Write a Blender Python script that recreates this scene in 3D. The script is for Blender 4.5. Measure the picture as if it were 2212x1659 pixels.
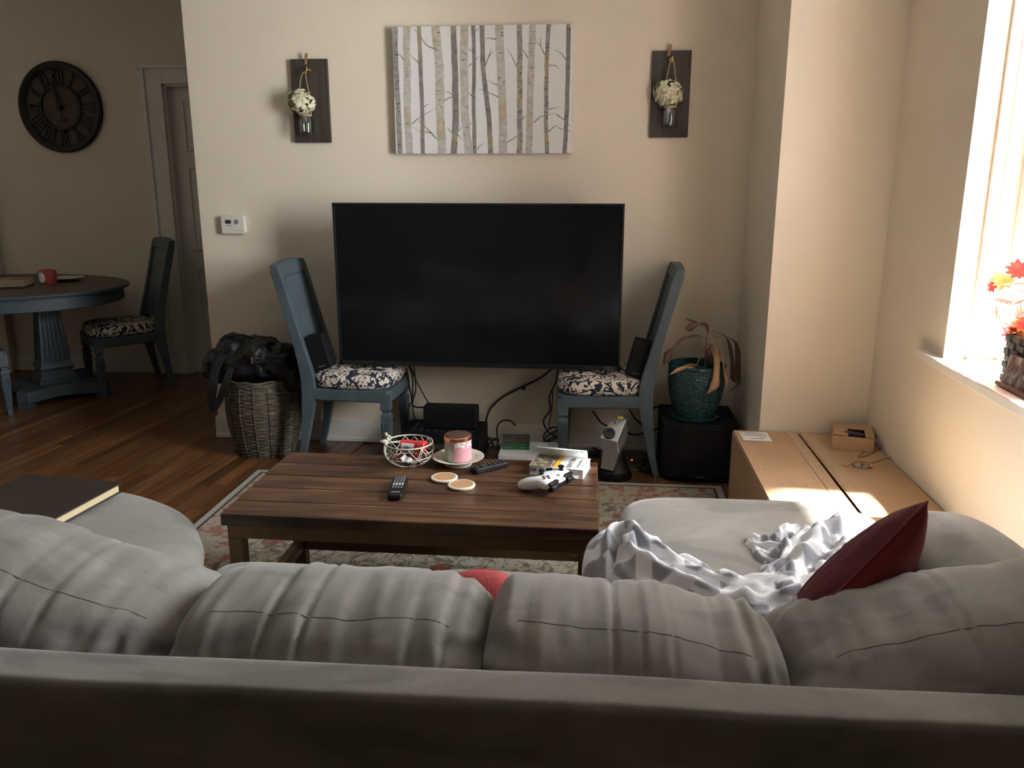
import bpy, bmesh, math, random
from mathutils import Vector, Matrix, noise, Euler
random.seed(7)
for o in list(bpy.data.objects): bpy.data.objects.remove(o)
scene = bpy.context.scene
COL = scene.collection
PI = math.pi
# ------------------------------------------------------------------ camera
F = 1789.0; CX, CY = 1106.0, 829.5; H = 1.48
PIT = math.radians(14); YAW = math.radians(5.8)
cd = bpy.data.cameras.new('camera'); cam = bpy.data.objects.new('camera', cd); COL.objects.link(cam)
cd.sensor_width = 36; cd.lens = F/2212*36; cd.clip_start = .02
cam.location = (0, 0, H); cam.rotation_euler = (PI/2-PIT, 0, YAW)
scene.camera = cam
# ------------------------------------------------------------------ world, sun, exposure
w = bpy.data.worlds.new('sky'); scene.world = w; w.use_nodes = True
bg = w.node_tree.nodes['Background']; bg.inputs['Color'].default_value = (.93, .97, 1, 1); bg.inputs['Strength'].default_value = 9.0
sd = bpy.data.lights.new('sun_offscreen', 'SUN'); sd.energy = 420; sd.angle = math.radians(6); sd.color = (1, .95, .88)
sun = bpy.data.objects.new('sun_offscreen', sd); COL.objects.link(sun)
sun.rotation_euler = Vector((-.36, -.03, -1)).to_track_quat('-Z', 'Y').to_euler()
pd = bpy.data.lights.new('window_right_offscreen', 'AREA'); pd.shape = 'RECTANGLE'; pd.size = 1.0; pd.size_y = 1.75; pd.cycles.is_portal = True
po = bpy.data.objects.new('window_right_offscreen', pd); COL.objects.link(po); po.location = (1.50, 2.555, 1.70); po.rotation_euler = (PI/2, 0, PI/2)
vs = scene.view_settings; vs.view_transform = 'Standard'; vs.look = 'None'; vs.gamma = 1; vs.exposure = 2.22; vs.use_curve_mapping = False

# ------------------------------------------------------------------ pixel helpers (2212 x 1659)
def ray(px, py):
    x = (px-CX)/F; y = -(py-CY)/F
    fy = math.cos(PIT)+y*math.sin(PIT); z = -math.sin(PIT)+y*math.cos(PIT)
    c, s = math.cos(YAW), math.sin(YAW)
    return (x*c-fy*s, x*s+fy*c, z)
def aY(px, py, Y):
    d = ray(px, py); t = Y/d[1]; return Vector((d[0]*t, Y, H+d[2]*t))
def aX(px, py, X):
    d = ray(px, py); t = X/d[0]; return Vector((X, d[1]*t, H+d[2]*t))
def aZ(px, py, Z):
    d = ray(px, py); t = (Z-H)/d[2]; return Vector((d[0]*t, d[1]*t, Z))

# ------------------------------------------------------------------ materials
class NT:
    def __init__(s, name):
        s.m = bpy.data.materials.new(name); s.m.use_nodes = True; s.t = s.m.node_tree
        s.b = s.t.nodes['Principled BSDF']; s.out = s.t.nodes['Material Output']
    def n(s, typ, **kw):
        nd = s.t.nodes.new(typ)
        for k, v in kw.items():
            if k.startswith('i_'):
                nm = k[2:].replace('_', ' ')
                nd.inputs[nm].default_value = v
            else: setattr(nd, k, v)
        return nd
    def l(s, a, b): s.t.links.new(a, b)
    def coord(s, kind='Object', scale=(1,1,1), rnd=0, rot=(0,0,0)):
        tc = s.n('ShaderNodeTexCoord'); mp = s.n('ShaderNodeMapping')
        mp.inputs['Scale'].default_value = scale; mp.inputs['Rotation'].default_value = rot
        s.l(tc.outputs[kind], mp.inputs['Vector'])
        if rnd:
            oi = s.n('ShaderNodeObjectInfo'); mu = s.n('ShaderNodeMath', operation='MULTIPLY'); mu.inputs[1].default_value = rnd
            s.l(oi.outputs['Random'], mu.inputs[0]); cb = s.n('ShaderNodeCombineXYZ')
            for i in range(3): s.l(mu.outputs[0], cb.inputs[i])
            s.l(cb.outputs[0], mp.inputs['Location'])
        return mp.outputs[0]
    def noise(s, vec, scale=5, detail=4, rough=.55, dist=0):
        nd = s.n('ShaderNodeTexNoise'); nd.inputs['Scale'].default_value = scale; nd.inputs['Detail'].default_value = detail
        nd.inputs['Roughness'].default_value = rough; nd.inputs['Distortion'].default_value = dist
        s.l(vec, nd.inputs['Vector']); return nd.outputs['Fac']
    def ramp(s, fac, stops, interp='LINEAR'):
        r = s.n('ShaderNodeValToRGB'); r.color_ramp.interpolation = interp
        e = r.color_ramp.elements
        while len(e) > 1: e.remove(e[0])
        e[0].position = stops[0][0]; e[0].color = (*stops[0][1], 1)
        for p, c in stops[1:]:
            x = e.new(p); x.color = (*c, 1)
        s.l(fac, r.inputs['Fac']); return r.outputs['Color']
    def mix(s, fac, a, b, bt='MIX'):
        m = s.n('ShaderNodeMix', data_type='RGBA', blend_type=bt)
        for v, i in ((fac, 0), (a, 6), (b, 7)):
            if hasattr(v, 'is_output'): s.l(v, m.inputs[i])
            elif i == 0: m.inputs[0].default_value = v
            else: m.inputs[i].default_value = (*v, 1)
        return m.outputs[2]
    def math(s, op, a, b=None):
        m = s.n('ShaderNodeMath', operation=op)
        for i, v in enumerate((a, b)):
            if v is None: continue
            if hasattr(v, 'is_output'): s.l(v, m.inputs[i])
            else: m.inputs[i].default_value = v
        return m.outputs[0]
    def bump(s, h, strength=.3, dist=.01):
        b = s.n('ShaderNodeBump'); b.inputs['Strength'].default_value = strength; b.inputs['Distance'].default_value = dist
        s.l(h, b.inputs['Height']); s.l(b.outputs[0], s.b.inputs['Normal'])
    def set(s, col=None, rough=None, metal=None, **kw):
        if col is not None:
            if hasattr(col, 'is_output'): s.l(col, s.b.inputs['Base Color'])
            else: s.b.inputs['Base Color'].default_value = (*col, 1)
        if rough is not None:
            if hasattr(rough, 'is_output'): s.l(rough, s.b.inputs['Roughness'])
            else: s.b.inputs['Roughness'].default_value = rough
        if metal is not None: s.b.inputs['Metallic'].default_value = metal
        for k, v in kw.items(): s.b.inputs[k.replace('_', ' ')].default_value = v
        return s.m
def S(h):  # sRGB hex -> linear
    h = h.lstrip('#'); r = []
    for i in (0, 2, 4):
        c = int(h[i:i+2], 16)/255; r.append(c/12.92 if c <= .04045 else ((c+.055)/1.055)**2.4)
    return tuple(r)
def mixc(a, b, t): return tuple(x*(1-t)+y*t for x, y in zip(a, b))
def plain(name, col, rough=.5, metal=0, var=.12, scale=8, bump=0, bscale=60, kind='Object', stretch=(1,1,1), **kw):
    t = NT(name); v = t.coord(kind, stretch)
    f = t.noise(v, scale, 4)
    c = t.ramp(f, [(.25, mixc(col, (0,0,0), var)), (.75, tuple(min(.95, x*(1+var*.8)) for x in col))])
    t.set(c, rough, metal, **kw)
    if bump: t.bump(t.noise(v, bscale, 3), bump, .004)
    return t.m
M = {}
M['wall'] = plain('wall_paint', (.73, .642, .52), .85, var=.03, scale=2, bump=.08, bscale=120)
M['ceil'] = plain('ceiling_paint', (.74, .71, .66), .9, var=.03, scale=2)
M['white'] = plain('white_trim_paint', (.72, .69, .64), .45, var=.05, scale=5)
M['doorp'] = plain('door_paint', (.72, .69, .64), .5, var=.05, scale=5)
M['black'] = plain('black_plastic', (.008, .008, .009), .45, var=.3, scale=20, Specular_IOR_Level=.25)
M['blackm'] = plain('matte_black_plastic', (.007, .007, .008), .7, var=.3, scale=60, bump=.2, bscale=300, Specular_IOR_Level=.2)
M['cable'] = plain('cable_rubber', (.008, .008, .008), .5, var=.2)
M['chrome'] = plain('bright_metal', (.75, .73, .7), .25, 1, var=.1)
M['silver'] = plain('silver_plastic', (.42, .40, .38), .35, .75, var=.08, scale=6)
M['brass'] = plain('brass', (.75, .45, .18), .25, 1, var=.15)
M['iron'] = plain('dark_iron', (.014, .013, .013), .5, .3, var=.35, scale=25, bump=.15)
M['cream'] = plain('cream_enamel', (.62, .56, .45), .4, var=.1, scale=30)
M['paper'] = plain('white_paper', (.78, .77, .75), .7, var=.06, scale=12)
M['print'] = plain('black_print', (.02, .02, .025), .6, var=.1)
M['greyprint'] = plain('grey_print', (.2, .19, .19), .6, var=.2)
M['red'] = plain('red_plastic', (.62, .035, .04), .4, var=.12)
M['yellow'] = plain('yellow_card', (.75, .40, .03), .5, var=.1)
M['stickery'] = plain('yellow_sticker', (.70, .62, .06), .5, var=.1)
M['dkgrey'] = plain('dark_grey_plastic', (.045, .045, .045), .45, var=.2)
M['grey'] = plain('grey_plastic', (.22, .22, .21), .45, var=.1)
M['wplastic'] = plain('white_plastic', (.74, .76, .79), .32, var=.03)
M['thermo'] = plain('thermostat_plastic', (.70, .66, .58), .45, var=.03)
M['bluepaint'] = plain('slate_blue_paint', (.066, .090, .108), .5, var=.2, scale=9, bump=.06, bscale=40)
M['cork'] = plain('cork', (.44, .245, .12), .8, var=.18, scale=120)
M['corkrim'] = plain('pale_ceramic_rim', (.68, .60, .50), .6, var=.08)
M['rope'] = plain('twine', (.38, .28, .17), .9, var=.3, scale=80)
M['leatherstrap'] = plain('tan_leather', (.30, .17, .09), .6, var=.25)
M['leather'] = plain('black_leather', (.006, .006, .0065), .42, var=.3, scale=14, bump=.25, bscale=30, Specular_IOR_Level=.4)
M['soil'] = plain('dark_soil', (.03, .02, .014), .95, var=.5, scale=50, bump=.5)
M['petal'] = plain('cream_petal', (.70, .66, .46), .7, var=.2, scale=40)
M['flowercore'] = plain('green_core', (.22, .22, .08), .8, var=.3, scale=40)
M['deadleaf'] = plain('dry_leaf', (.10, .055, .035), .65, var=.5, scale=16)
M['tanleaf'] = plain('tan_dry_leaf', (.36, .20, .095), .65, var=.35, scale=16)
M['stem'] = plain('dry_stem', (.16, .095, .055), .7, var=.4, scale=30)
M['copper'] = plain('copper', (.80, .38, .22), .25, 1, var=.15)
M['greenbox'] = plain('green_card', (.03, .13, .05), .5, var=.15)
M['greybox'] = plain('grey_card', (.085, .085, .075), .5, var=.2)
M['bronze'] = plain('bronze_paint', (.16, .085, .032), .42, .35, var=.2, scale=14)
M['pages'] = plain('page_block', (.62, .50, .30), .8, var=.18, scale=4, stretch=(1, 1, 90))
M['darkcover'] = plain('dark_brown_cover', (.032, .020, .016), .5, var=.3, scale=8, bump=.1)
M['redfab'] = plain('red_velvet_side', (.20, .016, .021), .8, var=.2, scale=9)
M['coral'] = plain('coral_knit', (.42, .06, .066), .85, var=.15, scale=60, bump=.5, bscale=140)
M['tape'] = plain('clear_tape', (.47, .33, .20), .25, var=.06)
M['redcandle'] = plain('red_wax_glass', (.50, .085, .065), .35, var=.1)
M['bluetool'] = plain('blue_plastic', (.05, .05, .12), .45, var=.3)
M['table_wood'] = plain('dark_table_wood', (.060, .040, .030), .42, var=.35, scale=3, stretch=(1, 12, 1))
M['wallnut'] = plain('tray_wood', (.22, .15, .09), .55, var=.4, scale=6, stretch=(1, 12, 1))
M['shutter'] = plain('white_window_frame', (.68, .64, .60), .5, var=.04)
M['dkwood'] = plain('dark_board_wood', (.050, .037, .030), .6, var=.5, scale=3, stretch=(14, 14, 1), bump=.3, bscale=8)
M['clockface'] = plain('aged_clock_face', (.085, .052, .036), .7, var=.35, scale=8)

def glass(name, tint=(1,1,1), spec=.12, rough=.03):
    t = NT(name); tr = t.n('ShaderNodeBsdfTransparent'); tr.inputs[0].default_value = (*tint, 1)
    gl = t.n('ShaderNodeBsdfGlossy'); gl.inputs['Roughness'].default_value = rough
    fr = t.n('ShaderNodeFresnel'); fr.inputs[0].default_value = 1.45
    a = t.math('ADD', fr.outputs[0], spec*.3); a = t.math('MINIMUM', a, .9)
    mx = t.n('ShaderNodeMixShader'); t.l(a, mx.inputs[0]); t.l(tr.outputs[0], mx.inputs[1]); t.l(gl.outputs[0], mx.inputs[2])
    t.l(mx.outputs[0], t.out.inputs[0]); return t.m
M['pane'] = glass('window_pane', (.97, .98, .98), 0)
M['jar'] = glass('jar_glass', (.90, .93, .95), .25)
M['bag'] = glass('clear_bag', (.92, .92, .92), .2, .15)

def suede(name, col, lo=.72, hi=1.22, sc=4):
    t = NT(name); v = t.coord('Object', (1, 2.0, 2.0), 5)
    f = t.noise(v, sc, 3, .5, .6); f2 = t.noise(v, 260, 2)
    c = t.ramp(f, [(.36, tuple(x*lo for x in col)), (.47, col), (.56, col), (.66, tuple(x*hi for x in col))])
    c = t.mix(.12, c, t.ramp(f2, [(.3, (0,0,0)), (.7, (1,1,1))]), 'OVERLAY')
    t.set(c, .82, Sheen_Weight=.35, Sheen_Roughness=.4); t.bump(f2, .12, .002); return t.m
M['suede'] = suede('grey_taupe_microsuede', (.205, .188, .168), .72, 1.2)
M['stitch'] = plain('taupe_stitching', (.105, .092, .078), .9)
M['sueded'] = M['suede']
M['suedel'] = M['suede']

def damask():
    t = NT('navy_damask_fabric'); v = t.coord('Object', (1,1,1))
    # soft curls: distorted noise bands + leaf blotches
    n1 = t.noise(v, 11.5, 0, .4, 2.6)
    b = t.math('PINGPONG', t.math('MULTIPLY', n1, 3.0), .5)
    n2 = t.noise(v, 19, 1, .5, 1.4)
    a = t.math('LESS_THAN', b, .135)
    l = t.math('GREATER_THAN', n2, .575)
    m = t.math('MAXIMUM', a, l)
    f2 = t.noise(v, 60, 2)
    c = t.mix(m, t.ramp(f2, [(.3, (.60, .52, .43)), (.7, (.72, .64, .54))]), (.014, .016, .040))
    t.set(c, .85); t.bump(t.noise(v, 400, 2), .1, .001); return t.m
M['damask'] = damask()

def planks():
    t = NT('oak_floor_board'); v = t.coord('Object', (16, .8, 8), 37)
    f = t.noise(v, 2.2, 6, .62, .5)
    c = t.ramp(f, [(.25, (.072, .030, .013)), (.48, (.155, .070, .029)), (.62, (.215, .105, .044)), (.8, (.27, .14, .062))])
    oi = t.n('ShaderNodeObjectInfo')
    c = t.mix(1.0, c, t.ramp(oi.outputs['Random'], [(0, (.42, .36, .32)), (.3, (.95, .85, .72)), (.6, (.66, .60, .54)), (.85, (1.15, 1.05, .9)), (1, (.8, .8, .78))]), 'MULTIPLY')
    t.set(c, t.ramp(f, [(.3, (.36,)*3), (.7, (.26,)*3)])); t.bump(f, .12, .002); return t.m
M['plank'] = planks()
def tabletop():
    t = NT('stained_pine_plank'); v = t.coord('Object', (1.2, 22, 8), 23)
    v2 = t.coord('Object', (2.2, 5, 3), 11)
    f = t.noise(v, 2.0, 6, .65, .8); k = t.noise(v2, 1.6, 3, .6, 1.0)
    c = t.ramp(f, [(.24, (.014, .006, .004)), (.45, (.055, .025, .013)), (.62, (.115, .056, .027)), (.74, (.24, .135, .068))])
    c = t.mix(.85, c, t.ramp(k, [(.30, (.20, .18, .18)), (.48, (.52, .50, .48)), (.7, (.72, .70, .66))]), 'OVERLAY')
    t.set(c, t.ramp(f, [(.3, (.46,)*3), (.7, (.32,)*3)])); t.bump(f, .25, .003); return t.m
M['tabletop'] = tabletop()
def cardboard():
    t = NT('cardboard'); v = t.coord('Object', (1,1,1))
    f = t.noise(v, 90, 3); f2 = t.noise(v, 3, 2)
    c = t.ramp(f2, [(.3, (.42, .265, .15)), (.7, (.49, .32, .19))])
    c = t.mix(.15, c, t.ramp(f, [(.3, (.2,)*3), (.7, (.8,)*3)]), 'OVERLAY')
    t.set(c, .8); return t.m
M['card'] = cardboard()
def rugm():
    t = NT('floral_rug'); v = t.coord('Object', (1,1,1))
    wob = t.noise(v, 5, 3, .6)
    f = t.noise(v, 9, 3, .6, 2.2)
    base = t.ramp(f, [(.30, (.075, .075, .070)), (.40, (.19, .17, .115)), (.47, (.33, .30, .23)), (.56, (.36, .33, .27)), (.62, (.14, .16, .15)), (.70, (.30, .20, .12)), (.8, (.33, .30, .22))])
    vo = t.n('ShaderNodeTexVoronoi'); vo.inputs['Scale'].default_value = 6.5; vo.inputs['Randomness'].default_value = .8
    ad = t.n('ShaderNodeVectorMath', operation='ADD'); t.l(v, ad.inputs[0])
    sc = t.n('ShaderNodeVectorMath', operation='SCALE'); nz = t.n('ShaderNodeTexNoise'); nz.inputs['Scale'].default_value = 14; t.l(v, nz.inputs[0])
    t.l(nz.outputs['Color'], sc.inputs[0]); sc.inputs['Scale'].default_value = .12; t.l(sc.outputs[0], ad.inputs[1]); t.l(ad.outputs[0], vo.inputs['Vector'])
    fl = t.ramp(vo.outputs['Distance'], [(0, (1,1,1)), (.26, (1,1,1)), (.30, (0,0,0))])
    red = t.ramp(vo.outputs['Distance'], [(0, (.30, .22, .12)), (.07, (.10, .06, .07)), (.12, (.27, .06, .04)), (.22, (.32, .12, .085)), (.27, (.10, .06, .06))])
    pick = t.ramp(vo.outputs['Color'], [(.38, (0,0,0)), (.40, (1,1,1))])
    c = t.mix(t.math('MULTIPLY', fl, pick), base, red)
    vine = t.noise(v, 7, 2, .5, 1.5)
    band = t.math('LESS_THAN', t.math('PINGPONG', t.math('MULTIPLY', vine, 4.0), .5), .07)
    c = t.mix(t.math('MULTIPLY', band, .8), c, (.10, .075, .06))
    # border band: red along the edges (rug local, half sizes below)
    sx = t.n('ShaderNodeSeparateXYZ'); t.l(v, sx.inputs[0])
    ex = t.math('SUBTRACT', RUGX, t.math('ABSOLUTE', sx.outputs[0])); ey = t.math('SUBTRACT', RUGY, t.math('ABSOLUTE', sx.outputs[1]))
    e = t.math('MINIMUM', ex, ey)
    inb = t.math('MULTIPLY', t.math('GREATER_THAN', e, .035), t.math('LESS_THAN', e, .27))
    bc = t.mix(t.math('GREATER_THAN', t.noise(v, 12, 3, .6, 1.6), .53), (.34, .29, .22), (.26, .085, .06))
    c = t.mix(t.math('MULTIPLY', inb, .75), c, bc)
    edge = t.math('LESS_THAN', e, .032); c = t.mix(edge, c, (.34, .33, .28))
    line = t.math('MULTIPLY', t.math('GREATER_THAN', e, .032), t.math('LESS_THAN', e, .045)); c = t.mix(line, c, (.06, .04, .045))
    t.set(c, .95); t.bump(t.noise(v, 320, 2), .4, .003); return t.m
RUGX, RUGY = 1.18, 1.50
M['rug'] = rugm()
def blanketm():
    t = NT('grey_white_fleece'); v = t.coord('Object', (1,1,1))
    b = t.n('ShaderNodeTexVoronoi', feature='F1', distance='CHEBYCHEV'); b.inputs['Scale'].default_value = 13; b.inputs['Randomness'].default_value = .75; t.l(v, b.inputs['Vector'])
    g = t.ramp(b.outputs['Distance'], [(.20, (.26, .26, .29)), (.33, (.29, .29, .32)), (.40, (.74, .74, .76))])
    t.set(g, .95, Sheen_Weight=.3); t.bump(t.noise(v, 220, 2), .35, .003); return t.m
M['blanket'] = blanketm()
def ruched():
    t = NT('ruched_red_velvet'); v = t.coord('Object', (5, 5, 34), 0, (0, 0, 0))
    f = t.noise(v, 1.0, 3, .55, .8)
    c = t.ramp(t.noise(t.coord('Object', (1, 1, 1)), 9, 3), [(.3, (.085, .007, .012)), (.7, (.115, .010, .016))])
    t.set(c, .85); t.bump(f, .9, .02); return t.m
M['ruched'] = ruched()
def teal():
    t = NT('teal_glaze'); v = t.coord('Object', (1,1,1))
    b = t.n('ShaderNodeTexVoronoi'); b.inputs['Scale'].default_value = 95; t.l(v, b.inputs['Vector'])
    c = t.ramp(t.noise(v, 30, 3), [(.3, (.014, .050, .054)), (.7, (.030, .086, .088))])
    t.set(c, .22); t.bump(b.outputs['Distance'], .8, .006); return t.m
M['teal'] = teal()
M['tealrim'] = plain('teal_rim_glaze', (.022, .070, .072), .2, var=.3, scale=14)
def wicker():
    t = NT('wicker_weave'); v = t.coord('Object', (1,1,1))
    sx = t.n('ShaderNodeSeparateXYZ'); t.l(v, sx.inputs[0])
    a = t.math('ARCTAN2', sx.outputs[1], sx.outputs[0])
    cb = t.n('ShaderNodeCombineXYZ'); t.l(t.math('MULTIPLY', a, 1.6), cb.inputs[0]); t.l(t.math('MULTIPLY', sx.outputs[2], 60.), cb.inputs[1])
    f = t.noise(cb.outputs[0], 2.2, 3, .6)
    c = t.ramp(f, [(.3, (.022, .017, .012)), (.5, (.085, .068, .046)), (.68, (.18, .15, .105))])
    t.set(c, .7); return t.m
M['wicker'] = wicker()
M['darkwicker'] = plain('dark_woven_strip', (.085, .075, .062), .7, var=.3, scale=40)
def mapleleaf():
    t = NT('maple_leaf'); oi = t.n('ShaderNodeObjectInfo')
    v = t.coord('Object', (1,1,1), 3); f = t.noise(v, 22, 3)
    c = t.ramp(oi.outputs['Random'], [(0, (.55, .015, .03)), (.5, (.60, .06, .03)), (.8, (.62, .20, .04)), (1, (.60, .42, .10))])
    c = t.mix(.35, c, t.ramp(f, [(.3, (.2,)*3), (.7, (.8,)*3)]), 'OVERLAY'); t.set(c, .6); return t.m
M['maple'] = mapleleaf()
def trunkm(name, col, spk):
    t = NT(name); v = t.coord('Object', (1, 1, 1), 13); f = t.noise(v, 34, 4, .6); g = t.noise(v, 7, 3)
    v2 = t.coord('Object', (.6, 1, 2.4), 7); h = t.noise(v2, 60, 2)
    c = t.ramp(f, [(.3, mixc(col, (0,0,0), .25)), (.7, mixc(col, (1,1,1), .12))])
    c = t.mix(t.ramp(g, [(.54, (0,0,0)), (.66, (.6,)*3)]), c, (.42, .33, .17))
    c = t.mix(t.ramp(h, [(1-spk-.08, (0,0,0)), (1-spk, (.85,)*3)]), c, (.07, .06, .055)); t.set(c, .8); return t.m
M['tr_l'] = trunkm('pale_birch_paint', (.50, .46, .40), .30)
M['tr_m'] = trunkm('grey_birch_paint', (.27, .245, .225), .36)
M['tr_d'] = trunkm('brown_trunk_paint', (.20, .165, .145), .30)
M['canvas'] = plain('white_canvas', (.70, .68, .665), .85, var=.03, scale=60, bump=.1, bscale=400)
def screenm():
    t = NT('dark_glossy_screen'); v = t.coord('Object', (1,1,1)); f = t.noise(v, 2.5, 3)
    t.set((.006, .007, .008), t.ramp(f, [(.4, (.10,)*3), (.7, (.22,)*3)]), Specular_IOR_Level=.35); return t.m
M['screen'] = screenm()
M['bezel'] = plain('tv_bezel', (.010, .010, .011), .35, var=.2)
def candlelabel():
    t = NT('pink_floral_label'); v = t.coord('Object', (1,1,1)); f = t.noise(v, 45, 3, .6, 1.5)
    sx = t.n('ShaderNodeSeparateXYZ'); t.l(v, sx.inputs[0]); up = t.math('GREATER_THAN', sx.outputs[2], .055)
    fl = t.ramp(f, [(.46, (.72, .62, .54)), (.5, (.42, .14, .24)), (.62, (.55, .28, .32))])
    c = t.mix(up, (.62, .30, .33), fl); t.set(c, .45); return t.m
M['candlelabel'] = candlelabel()
M['frost'] = plain('frosted_glass', (.38, .35, .31), .3, var=.06)
M['lidtex'] = plain('dark_copper_lid', (.085, .036, .024), .55, .2, var=.8, scale=90, bump=1.0, bscale=120)
def marble():
    t = NT('veined_cream_plate'); v = t.coord('Object', (1,1,1)); f = t.noise(v, 26, 4, .6, 2)
    t.set(t.ramp(f, [(.40, (.64, .60, .50)), (.60, (.62, .57, .47)), (.68, (.26, .22, .15))]), .35); return t.m
M['marble'] = marble()
def photom(name, a, b, c_):
    t = NT(name); v = t.coord('Object', (3, 3, 1)); f = t.noise(v, 16, 4, .6, 1.2)
    t.set(t.ramp(f, [(.35, a), (.5, b), (.62, c_)]), .4); return t.m
M['photo'] = photom('printed_photo', (.02, .02, .025), (.16, .09, .065), (.42, .40, .40))
M['bookphoto'] = photom('book_cover_photo', (.02, .02, .016), (.20, .14, .08), (.50, .48, .40))
M['wrapper'] = photom('wrapper_print', (.05, .06, .08), (.45, .45, .46), (.60, .58, .55))
em = NT('orange_led'); em.b.inputs['Emission Color'].default_value = (1, .10, .015, 1); em.b.inputs['Emission Strength'].default_value = .35; M['led'] = em.set((.6, .1, .02), .4)
M['lcd'] = plain('lcd_display', (.035, .04, .038), .3, var=.1)
M['clearplastic'] = plain('smoky_plastic', (.07, .065, .06), .22, var=.2)

# ------------------------------------------------------------------ geometry helpers
def tag(o, label=None, cat=None, group=None, kind=None):
    if label: o['label'] = label
    if cat: o['category'] = cat
    if group: o['group'] = group
    if kind: o['kind'] = kind
    return o
def mesh(name, vs_, fs, mat=None, parent=None, loc=(0,0,0), rot=(0,0,0), smooth=False, bevel=0, seg=2, sub=0):
    me = bpy.data.meshes.new(name); me.from_pydata([tuple(v) for v in vs_], [], fs); me.update()
    bm = bmesh.new(); bm.from_mesh(me); bmesh.ops.recalc_face_normals(bm, faces=bm.faces); bm.to_mesh(me); bm.free()
    return link(name, me, mat, parent, loc, rot, smooth, bevel, seg, sub)
def link(name, me, mat=None, parent=None, loc=(0,0,0), rot=(0,0,0), smooth=False, bevel=0, seg=2, sub=0):
    o = bpy.data.objects.new(name, me); COL.objects.link(o)
    if mat is not None and not me.materials: me.materials.append(M[mat] if isinstance(mat, str) else mat)
    o.parent = parent; o.location = loc; o.rotation_euler = rot
    if smooth:
        for p in me.polygons: p.use_smooth = True
    if bevel:
        b = o.modifiers.new('bevel', 'BEVEL'); b.width = bevel; b.segments = seg; b.limit_method = 'ANGLE'; b.angle_limit = math.radians(40)
    if sub:
        s = o.modifiers.new('sub', 'SUBSURF'); s.levels = sub; s.render_levels = sub
    return o
def thing(name, label, cat, loc=(0,0,0), rotz=0, group=None, rot=None):
    o = bpy.data.objects.new(name, None); COL.objects.link(o); o.empty_display_size = .05
    o.location = loc; o.rotation_euler = rot if rot else (0, 0, rotz)
    return tag(o, label, cat, group)
BF = [(0,1,3,2), (4,6,7,5), (0,4,5,1), (2,3,7,6), (0,2,6,4), (1,5,7,3)]
def boxv(c, s):
    return [Vector((c[0]+s[0]*.5*i, c[1]+s[1]*.5*j, c[2]+s[2]*.5*k)) for i in (-1, 1) for j in (-1, 1) for k in (-1, 1)]
def box(name, c, s, mat, parent=None, bevel=.002, rot=(0,0,0), **kw):
    return mesh(name, boxv((0,0,0), s), BF, mat, parent, c, rot, bevel=bevel, **kw)
class MB:
    def __init__(s): s.v = []; s.f = []
    def add(s, v, f):
        o = len(s.v); s.v += [Vector(x) for x in v]; s.f += [tuple(i+o for i in q) for q in f]; return s
    def box(s, c, z, rot=None):
        v = boxv((0,0,0), z)
        if rot: R = Euler(rot).to_matrix(); v = [R @ x for x in v]
        return s.add([x+Vector(c) for x in v], BF)
    def tube(s, pts, r, seg=8, smoothn=0, cap=True):
        v, f = tubev(pts, r, seg, smoothn); return s.add(v, f)
    def lathe(s, prof, seg=24, c=(0,0,0)):
        v, f = lathev(prof, seg); return s.add([x+Vector(c) for x in v], f)
    def build(s, name, mat, parent=None, **kw): return mesh(name, s.v, s.f, mat, parent, **kw)
def catmull(P, n):
    P = [Vector(p) for p in P]; out = []
    Q = [P[0]*2-P[1]]+P+[P[-1]*2-P[-2]]
    for i in range(1, len(Q)-2):
        a, b, c, d = Q[i-1:i+3]
        for k in range(n):
            t = k/n
            out.append(.5*((2*b)+(c-a)*t+(2*a-5*b+4*c-d)*t*t+(3*b-a-3*c+d)*t*t*t))
    out.append(P[-1]); return out
def tubev(pts, r, seg=8, sm=0):
    P = catmull(pts, sm) if sm else [Vector(p) for p in pts]
    n = len(P); v = []; f = []
    R = r if hasattr(r, '__len__') else [r]*n
    if len(R) != n: R = [R[0]+(R[-1]-R[0])*i/(n-1) for i in range(n)] if len(R) == 2 else [R[min(len(R)-1, int(i*len(R)/n))] for i in range(n)]
    t0 = (P[1]-P[0]).normalized(); up = Vector((0,0,1)) if abs(t0.z) < .9 else Vector((1,0,0)); nrm = t0.cross(up).normalized()
    for i in range(n):
        t = ((P[min(i+1, n-1)]-P[max(i-1, 0)])); t = t.normalized() if t.length > 1e-9 else t0
        nrm = (nrm-t*nrm.dot(t)); nrm = nrm.normalized() if nrm.length > 1e-6 else t.orthogonal().normalized()
        b = t.cross(nrm)
        for k in range(seg):
            a = 2*PI*k/seg; v.append(P[i]+(nrm*math.cos(a)+b*math.sin(a))*R[i])
    for i in range(n-1):
        for k in range(seg):
            k2 = (k+1) % seg; f.append((i*seg+k, i*seg+k2, (i+1)*seg+k2, (i+1)*seg+k))
    f.append(tuple(range(seg))); f.append(tuple((n-1)*seg+k for k in reversed(range(seg))))
    return v, f
def tube(name, pts, r, mat, parent=None, seg=8, sm=0, smooth=True, **kw):
    v, f = tubev(pts, r, seg, sm); return mesh(name, v, f, mat, parent, smooth=smooth, **kw)
def lathev(prof, seg=32):
    v = []; f = []; idx = []
    for r, z in prof:
        if r < 1e-6: idx.append([len(v)]); v.append(Vector((0, 0, z)))
        else:
            idx.append(list(range(len(v), len(v)+seg)))
            for k in range(seg): a = 2*PI*k/seg; v.append(Vector((r*math.cos(a), r*math.sin(a), z)))
    for A, B in zip(idx, idx[1:]):
        for k in range(seg):
            k2 = (k+1) % seg
            if len(A) == 1 and len(B) == 1: continue
            if len(A) == 1: f.append((A[0], B[k2], B[k]))
            elif len(B) == 1: f.append((A[k], A[k2], B[0]))
            else: f.append((A[k], A[k2], B[k2], B[k]))
    return v, f
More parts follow.
